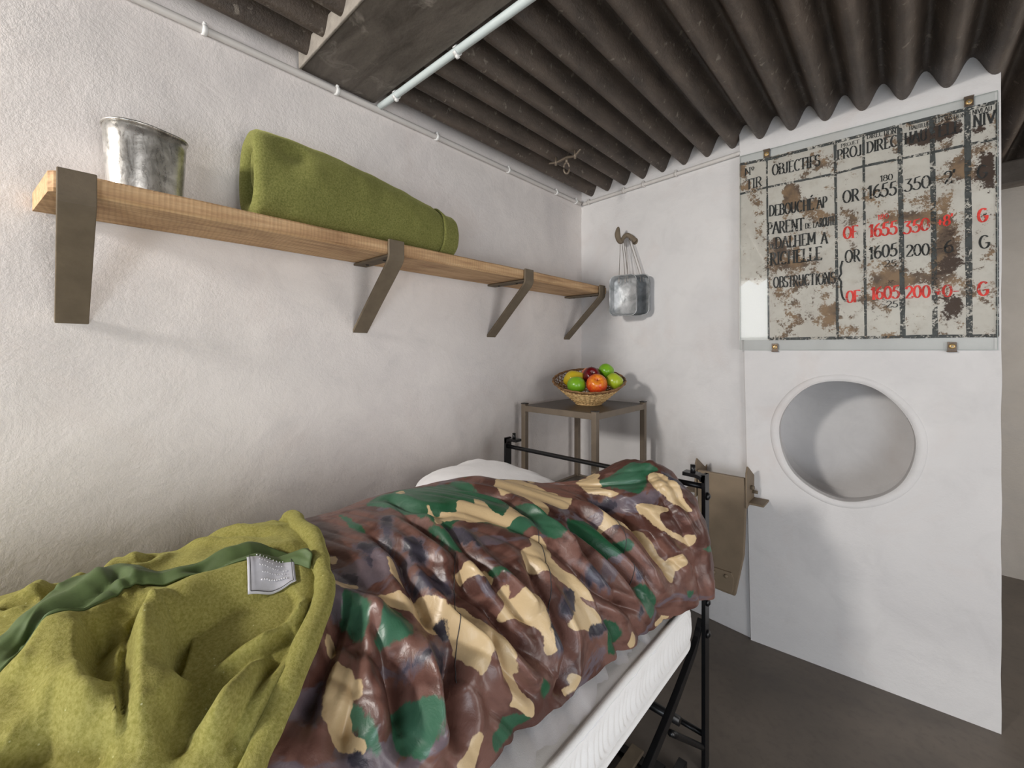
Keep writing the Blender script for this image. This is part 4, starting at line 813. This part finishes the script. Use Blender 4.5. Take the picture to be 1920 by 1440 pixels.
for v in vs:
    P, q = mperim(.016*abs(2*v-1)**2.5, 2400)
    bmp = (.0022*np.sin(q*330+5*vnoise(q*9, v*3+0*q, 3)+7*v)*(.6+1.2*vnoise(q*26, v*7+0*q, 5)+.4)+.0022*np.sin(q*70+3*v))*np.sin(np.pi*v)**.7
    c = np.array([(MX0+MX1)/2, (MY0+MY1)/2]); d = P-c; d /= np.linalg.norm(d, axis=1)[:, None]
    R_.append(np.concatenate([P+d*bmp[:, None], np.full((len(P), 1), MZ0+(MZ1-MZ0)*v)], 1))
top = []
for ins, z in ((.04, MZ1+.001), (.12, MZ1+.003), (.3, MZ1+.004)):
    P, q = mperim(ins, 2400); top.append(np.concatenate([P, np.full((len(P), 1), z)], 1))
mk('mattress_body', G(np.array(R_+top), False, True, True, True), M_matt, t)
for z in (MZ0+.006, MZ1-.002):
    P, q = mperim(.009); mk('piping', tube(np.concatenate([P, np.full((len(P), 1), z)], 1), .0075, 8, True), M_matt, t)

# fitted sheet: rucked cotton drawn towards the near edge
X, Y = np.meshgrid(np.linspace(.16, .999, 150), np.linspace(-.83, 1.235, 420), indexing='ij')
e = np.clip((X-.82)/.17, 0, 1)
fld = vnoise((Y+.55*X)*26, X*2.2, 4)+.6*vnoise((Y+.5*X)*55, X*3, 6)
Zs = .576+.003*fbm(X*6, Y*6, 3, 8)+.022*np.clip(fld, -.35, .6)*np.sin(np.pi*np.clip(e*1.02, 0, 1))**.6-.014*e**3
Xs = X+.006*np.clip(fld, -.4, .5)*e; m = Y > 1.13
Xs = np.where(m, np.minimum(Xs, .897+.1*np.sqrt(np.clip(1-((Y-1.13)/.125)**2, 0, 1))), Xs)
o = mk('bed_sheet', G(np.stack([Xs, Y, Zs], -1)), M_sheetw, None); tag(o, 'rumpled white cotton sheet stretched over the mattress', 'sheet')
so = o.modifiers.new('thick', 'SOLIDIFY'); so.thickness = .003; so.offset = -1

u, v = np.meshgrid(np.linspace(-np.pi/2, np.pi/2, 70), np.linspace(0, 2*np.pi, 160, endpoint=False), indexing='ij')
sg = lambda x, p: np.sign(x)*np.abs(x)**p
cx, cy, cz, hx, hy, hz = .37, 1.06, .70, .262, .205, .13
px = cx+hx*sg(np.cos(u), .7)*sg(np.cos(v), .55); py = cy+hy*sg(np.cos(u), .7)*sg(np.sin(v), .55)+.1*(px-cx)
pzz = cz+hz*sg(np.sin(u), .9)+.012*fbm(px*12, py*14, 3, 5)*np.cos(u)*3*.5-.09*(px-cx)-np.where(px > cx, .0, 0)
o = mk('pillow', G(np.stack([px, py, np.maximum(pzz, .581)], -1), False, True, True, True), M_pillow, None); tag(o, 'plump white pillow under the hood end of the sleeping bag', 'pillow')

# ---------------------------------------------------------------- sleeping bag
def bag_n(b, a):
    e = .002; Pb = bag_pt(np.minimum(b+e, 1), a)-bag_pt(b-e, a); Pa = bag_pt(b, np.clip(a+e, 0, 1))-bag_pt(b, np.clip(a-e, 0, 1))
    N = np.cross(Pa, Pb); N /= np.linalg.norm(N, axis=-1)[..., None]+1e-12
    return N
LB, LA = 2.22, 1.08
def seg_dist(x, y, pts):
    """distance to a polyline and the position along it (0..1)"""
    P = spline(np.c_[np.array(pts), np.zeros(len(pts))], 4*len(pts))[:, :2]*[LB, LA]; best = np.full(x.shape, 9.); tt = np.zeros(x.shape); n = len(P)-1
    for k in range(n):
        d = P[k+1]-P[k]; L2 = d@d+1e-12; u = np.clip(((x-P[k, 0])*d[0]+(y-P[k, 1])*d[1])/L2, 0, 1)
        q = np.hypot(x-P[k, 0]-u*d[0], y-P[k, 1]-u*d[1]); m = q < best; best = np.where(m, q, best); tt = np.where(m, (k+u)/n, tt)
    return best, tt
def folds(b, a, data, amp):
    x, y = b*LB, a*LA; r = np.zeros(x.shape)
    for k, (wd, dp, pts) in enumerate(data):
        d, u = seg_dist(x, y, pts); tp = np.clip(np.minimum(u, 1-u)*5+.15, 0, 1)
        g = np.exp(-(d/(.5*wd))**1.4)-.4*np.exp(-((d-1.35*wd)/(.6*wd))**2)
        r += amp*wd*dp*tp*g
    return r
def sdist(x, y, polys):
    out = np.full(x.shape, -.06)
    def chaikin(P):
        Q = np.roll(P, -1, 0); return np.stack([.75*P+.25*Q, .25*P+.75*Q], 1).reshape(-1, 2)
    for pl in polys:
        P = chaikin(chaikin(np.array(pl)*[LB, LA])); mn, mx = P.min(0)-.06, P.max(0)+.06
        m = (x > mn[0]) & (x < mx[0]) & (y > mn[1]) & (y < mx[1])
        if not m.any(): continue
        X, Y = x[m], y[m]; d = np.full(X.shape, 9.); ins = np.zeros(X.shape, bool); n = len(P)
        for k in range(n):
            p, q = P[k], P[(k+1) % n]; e = q-p; u = np.clip(((X-p[0])*e[0]+(Y-p[1])*e[1])/(e@e+1e-12), 0, 1)
            d = np.minimum(d, np.hypot(X-p[0]-u*e[0], Y-p[1]-u*e[1]))
            c = ((p[1] > Y) != (q[1] > Y)) & (X < (q[0]-p[0])*(Y-p[1])/(q[1]-p[1]+1e-12)+p[0]); ins ^= c
        out[m] = np.maximum(out[m], np.where(ins, d, -d))
    return np.maximum(out, -.06)
def ridge(n): return .28-np.abs(n)*1.6
def diag(b, a, seed=1):
    """creases that run from the crest down to the hem, slanting towards the hood"""
    x, y = b*LB, a*LA; s = x*.86-y*.5; q = x*.5+y*.86
    w_ = 2.2*vnoise(q*3, s*3, 9)
    return -ridge(vnoise(s*15+w_, q*1.7, seed))*.024+vnoise(s*24+w_, q*2.6, seed+3)*.010-ridge(vnoise(s*38+w_, q*6, seed+2))*.007
def shell_d(b, a):
    side = np.clip((a-.35)*3, .35, 1); hood = np.clip((b-.80)*12, 0, 1)
    g = folds(b, a, FO, 1.15)+diag(b, a)*side*1.3
    g += hood*(.010*vnoise(a*30+b*22, b*30, 6)+.008*np.abs(vnoise(a*17-b*30, b*8, 3)))
    return g*np.clip((1-b)*14, 0, 1)*np.clip(a*6, 0, 1)
RB = np.array(ROLL); RA_ = np.concatenate([[0, .2], RB[:, 1], [.9, 1.0]]); RBB = np.concatenate([[.565, .556], RB[:, 0], [.39, .34]])
def roll_b(a): return sum(np.interp(a+k, RA_, RBB) for k in (-.02, 0, .02))/3
def lin_d(b, a):
    g = .014+folds(b, a, OFO, 1.2)
    for pts, hgt, wid in STEP:                       # an overlapping layer: one side stands higher than the other
        P = spline(np.c_[np.array(pts), np.zeros(len(pts))], 40)[:, :2]*[LB, LA]; x, y = b*LB, a*LA; d, u = seg_dist(x, y, pts)
        i = np.clip((u*39).astype(int), 0, 38); T = P[i+1]-P[i]; sgn = np.sign(T[..., 0]*(y-P[i, 1])-T[..., 1]*(x-P[i, 0]))
        g = g+hgt*np.clip(.5+sgn*d/.007, 0, 1)*np.exp(-(d/wid)**2)*np.clip(np.minimum(u, 1-u)*6, 0, 1)
    g = g+.013*fbm(b*LB*6, a*LA*6, 3, 4)-.006*ridge(vnoise(b*LB*9+a*7, a*LA*5-b*4, 12))+.0045*vnoise(b*LB*26+a*14, a*LA*14, 7)
    g = g+np.exp(-((a-.40)/.06)**2)*(.008+.020*vnoise(b*LB*15, a*5, 21)+.012*vnoise(b*LB*32, a*9, 22))
    return np.maximum(g, -.012)*np.clip(a*6, .2, 1)
bag = root('sleeping_bag', (.58, .3, .58), 'camouflage sleeping bag with olive lining folded open, spread along the bed', 'sleeping bag')
ub, ab = np.meshgrid(np.concatenate([np.linspace(0, .8, 330), np.linspace(.8, 1., 60)[1:]]), np.linspace(0, 1, 330), indexing='ij')
b_lo = roll_b(ab)-.03; bb = np.where(ub < .8, b_lo+(.9-b_lo)*ub/.8, .9+.098*(ub-.8)/.2)
Pn = bag_pt(bb, ab)+bag_n(bb, ab)*(shell_d(bb, ab)-.03*np.clip(1-ub*16, 0, 1))[..., None]
Pn[..., 2] = np.maximum(Pn[..., 2], .580); Pn[..., 1] = np.minimum(Pn[..., 1], 1.322)
x, y = bb*LB, ab*LA; sk = sdist(x, y, DK)
mk('camouflage_shell', G(Pn, False, False, False, True), M_camo, bag, attrs={'kh': sdist(x, y, KH)+.003, 'gr': sdist(x, y, GR), 'dk': sk, 'dk2': sk+.004})
ra, la = np.meshgrid(np.linspace(0, 1, 300), np.linspace(0, 1, 330), indexing='ij')
def lin_pt(b, a, extra=0.): return bag_pt(b, a)+bag_n(b, a)*(lin_d(b, a)+extra)[..., None]
lb = .02+(roll_b(la)-.02)*ra; edge = np.clip((1-ra)*30, 0, 1)
Pl = bag_pt(lb, la)+bag_n(lb, la)*np.where(ra > .82, np.maximum(lin_d(lb, la)*(.25+.75*edge), .002), lin_d(lb, la))[..., None]; Pl[..., 2] = np.maximum(Pl[..., 2], .582)
mk('olive_lining', G(Pl), M_lining, bag)
ar = np.linspace(.12, .97, 150); br = roll_b(ar); base = bag_pt(br, ar)+bag_n(br, ar)*.013
rr = .0165+.004*vnoise(ar*34, ar*0+2, 3)+.003*vnoise(ar*80, ar*0+5, 4)
base[:, 1] += .003*np.sin(ar*60)
ro = mk('rolled_edge', tube(base, rr, 18), M_lining, bag)
# green nylon draught flap lying over the lining
bt, bbm = spline(np.c_[np.array(BANDT), np.zeros(len(BANDT))], 130)[:, :2], spline(np.c_[np.array(BANDB), np.zeros(len(BANDB))], 130)[:, :2]
k = np.linspace(0, 1, 26)[None, :]; fb = bt[:, None, 0]*(1-k)+bbm[:, None, 0]*k; fa = (bt[:, None, 1]+.02)*(1-k)+(bbm[:, None, 1]+.010)*k
puff = .004+.015*np.sin(np.pi*np.clip(k*.8+.2, 0, 1))*(1+.5*vnoise(fb*70, fa*10, 2))+.005*vnoise(fb*60+k*3, k*4+0*fb, 5)-.010*(k < .05)
fp = mk('draught_flap', G(lin_pt(fb, fa, puff)), M_flap, bag); tag(fp, 'darker green nylon zip flap'); so = fp.modifiers.new('thick', 'SOLIDIFY'); so.thickness = .004; so.offset = -1
st = lin_pt(bt[:, 0], bt[:, 1]+.026, np.full(130, .0075)); mk('flap_seam', tube(st[4:-6], .0011, 5), M_flap, fp)
# cloth label
q = np.array(LAB); uu, vv = np.meshgrid(np.linspace(0, 1, 22), np.linspace(0, 1, 14), indexing='ij')
def lab(u, v, d):
    p = q[0]*(1-u)[..., None]*(1-v)[..., None]+q[1]*u[..., None]*(1-v)[..., None]+q[2]*(u*v)[..., None]+q[3]*((1-u)*v)[..., None]
    return lin_pt(p[..., 0], p[..., 1], d)
lo = mk('care_label', G(lab(uu, vv, .006+0*uu)), M_label, bag); tag(lo, 'silver grey care label'); so = lo.modifiers.new('thick', 'SOLIDIFY'); so.thickness = .0012; so.offset = -1
for (a, b) in (((.06, .03), (.06, .97)), ((.94, .03), (.94, .97)), ((.06, .97), (.94, .97))):
    s_ = np.linspace(0, 1, 40); mk('stitching', tube(lab(a[0]+(b[0]-a[0])*s_, a[1]+(b[1]-a[1])*s_, .0085+0*s_), .0006, 5), M_thread, lo)
gs = []
for row, (v0, x0, x1, r_) in enumerate(((.10, .2, .8, .0012), (.28, .25, .55, .0007), (.30, .6, .75, .0007), (.42, .25, .7, .0007), (.44, .74, .88, .0007), (.56, .3, .85, .0007), (.72, .28, .85, .0016))):
    n = max(6, int((x1-x0)*60)); s_ = np.linspace(x0, x1, n)
    for i in range(0, n-2, 3 if row else 4):
        z = s_[i:i+2]; gs.append(tube(lab(z, v0+.02*np.array([math.sin(i*7), math.cos(i*5)]), .0076+0*z), r_*.8, 5))
mk('printed_lines', J(*gs), M_print, lo)
# quilting seams on the shell
def sh_pt(b, a, d): return bag_pt(b, a)+bag_n(b, a)*(shell_d(b, a)+d)[..., None]
for sm_ in SEAM:
    s_ = spline(np.c_[np.array(sm_), np.zeros(len(sm_))], 60); mk('quilting_seam', tube(sh_pt(s_[:, 0], s_[:, 1], np.full(60, .0004)), .0009, 5), M_thread, bag)

# ---------------------------------------------------------------- brown fold-down panel on the wall behind the bed
t = root('folding_seat', (.84, 2.07, .2), 'brown metal fold-down seat panel hanging on the back wall behind the bed end', 'wall seat')
def pr(poly, y0, y1): return prism_y(poly, y0, y1)
def prism_y(poly, y0, y1):
    n = len(poly); V = [(x, y0, z) for x, z in poly]+[(x, y1, z) for x, z in poly]
    return np.array(V), [list(range(n)), [n+k for k in range(n)][::-1]]+[[k, n+k, n+(k+1) % n, (k+1) % n] for k in range(n)]
mk('panel', prism_y([(.752, .722), (.940, .722), (.946, .60), (.938, .40), (.905, .222), (.86, .222), (.79, .228), (.765, .40), (.752, .6)], 1.945, 1.965), M_tan, t, False, bevel=.004)
for x, s in ((.748, -1), (.944, 1)):
    V = np.array([(x, 1.94, .745), (x, 1.94, .60), (x, 2.085, .62), (x, 2.085, .70), (x, 1.96, .77)]); V2 = V+np.array([s*.007, 0, 0])
    b_ = mk('side_bracket', (np.concatenate([V, V2]), [[0, 1, 2, 3, 4], [9, 8, 7, 6, 5]]+[[k, k+5, (k+1) % 5+5, (k+1) % 5] for k in range(5)]), M_tan, t, False, bevel=.002)
    xa, xb = sorted((x, x+s*.062))
    mk('bracket_flange', J(box(xa, xb, 1.965, 2.085, .612, .62), (np.array([(x, 2.08, .62), (x+s*.062, 2.08, .62), (x, 2.08, .72), (x, 2.088, .62), (x+s*.062, 2.088, .62), (x, 2.088, .72)]), [[0, 1, 2], [5, 4, 3], [0, 3, 4, 1], [1, 4, 5, 2], [2, 5, 3, 0]])), M_tan, b_, False, bevel=.001)
    mk('bolt', J(cyl((x+s*.006, 2.00, .675), .009, .014*s, (1, 0, 0), 8), cyl((x+s*.006, 2.03, .65), .007, .02*s, (1, 0, 0), 8)), M_brown, b_)
hp = mk('hinge_plate', prism_y([(.80, .236), (.893, .232), (.899, .25), (.901, .30), (.893, .318), (.80, .318)], 1.938, 1.946), M_tan, t, False, bevel=.002)
for (x, z) in ((.822, .262), (.822, .298), (.872, .298)): mk('rivet', lathe([(.009, 0), (.008, -.004), (.003, -.006)], (x, 1.938, z), 12, (0, 1, 0)), M_tan, hp)
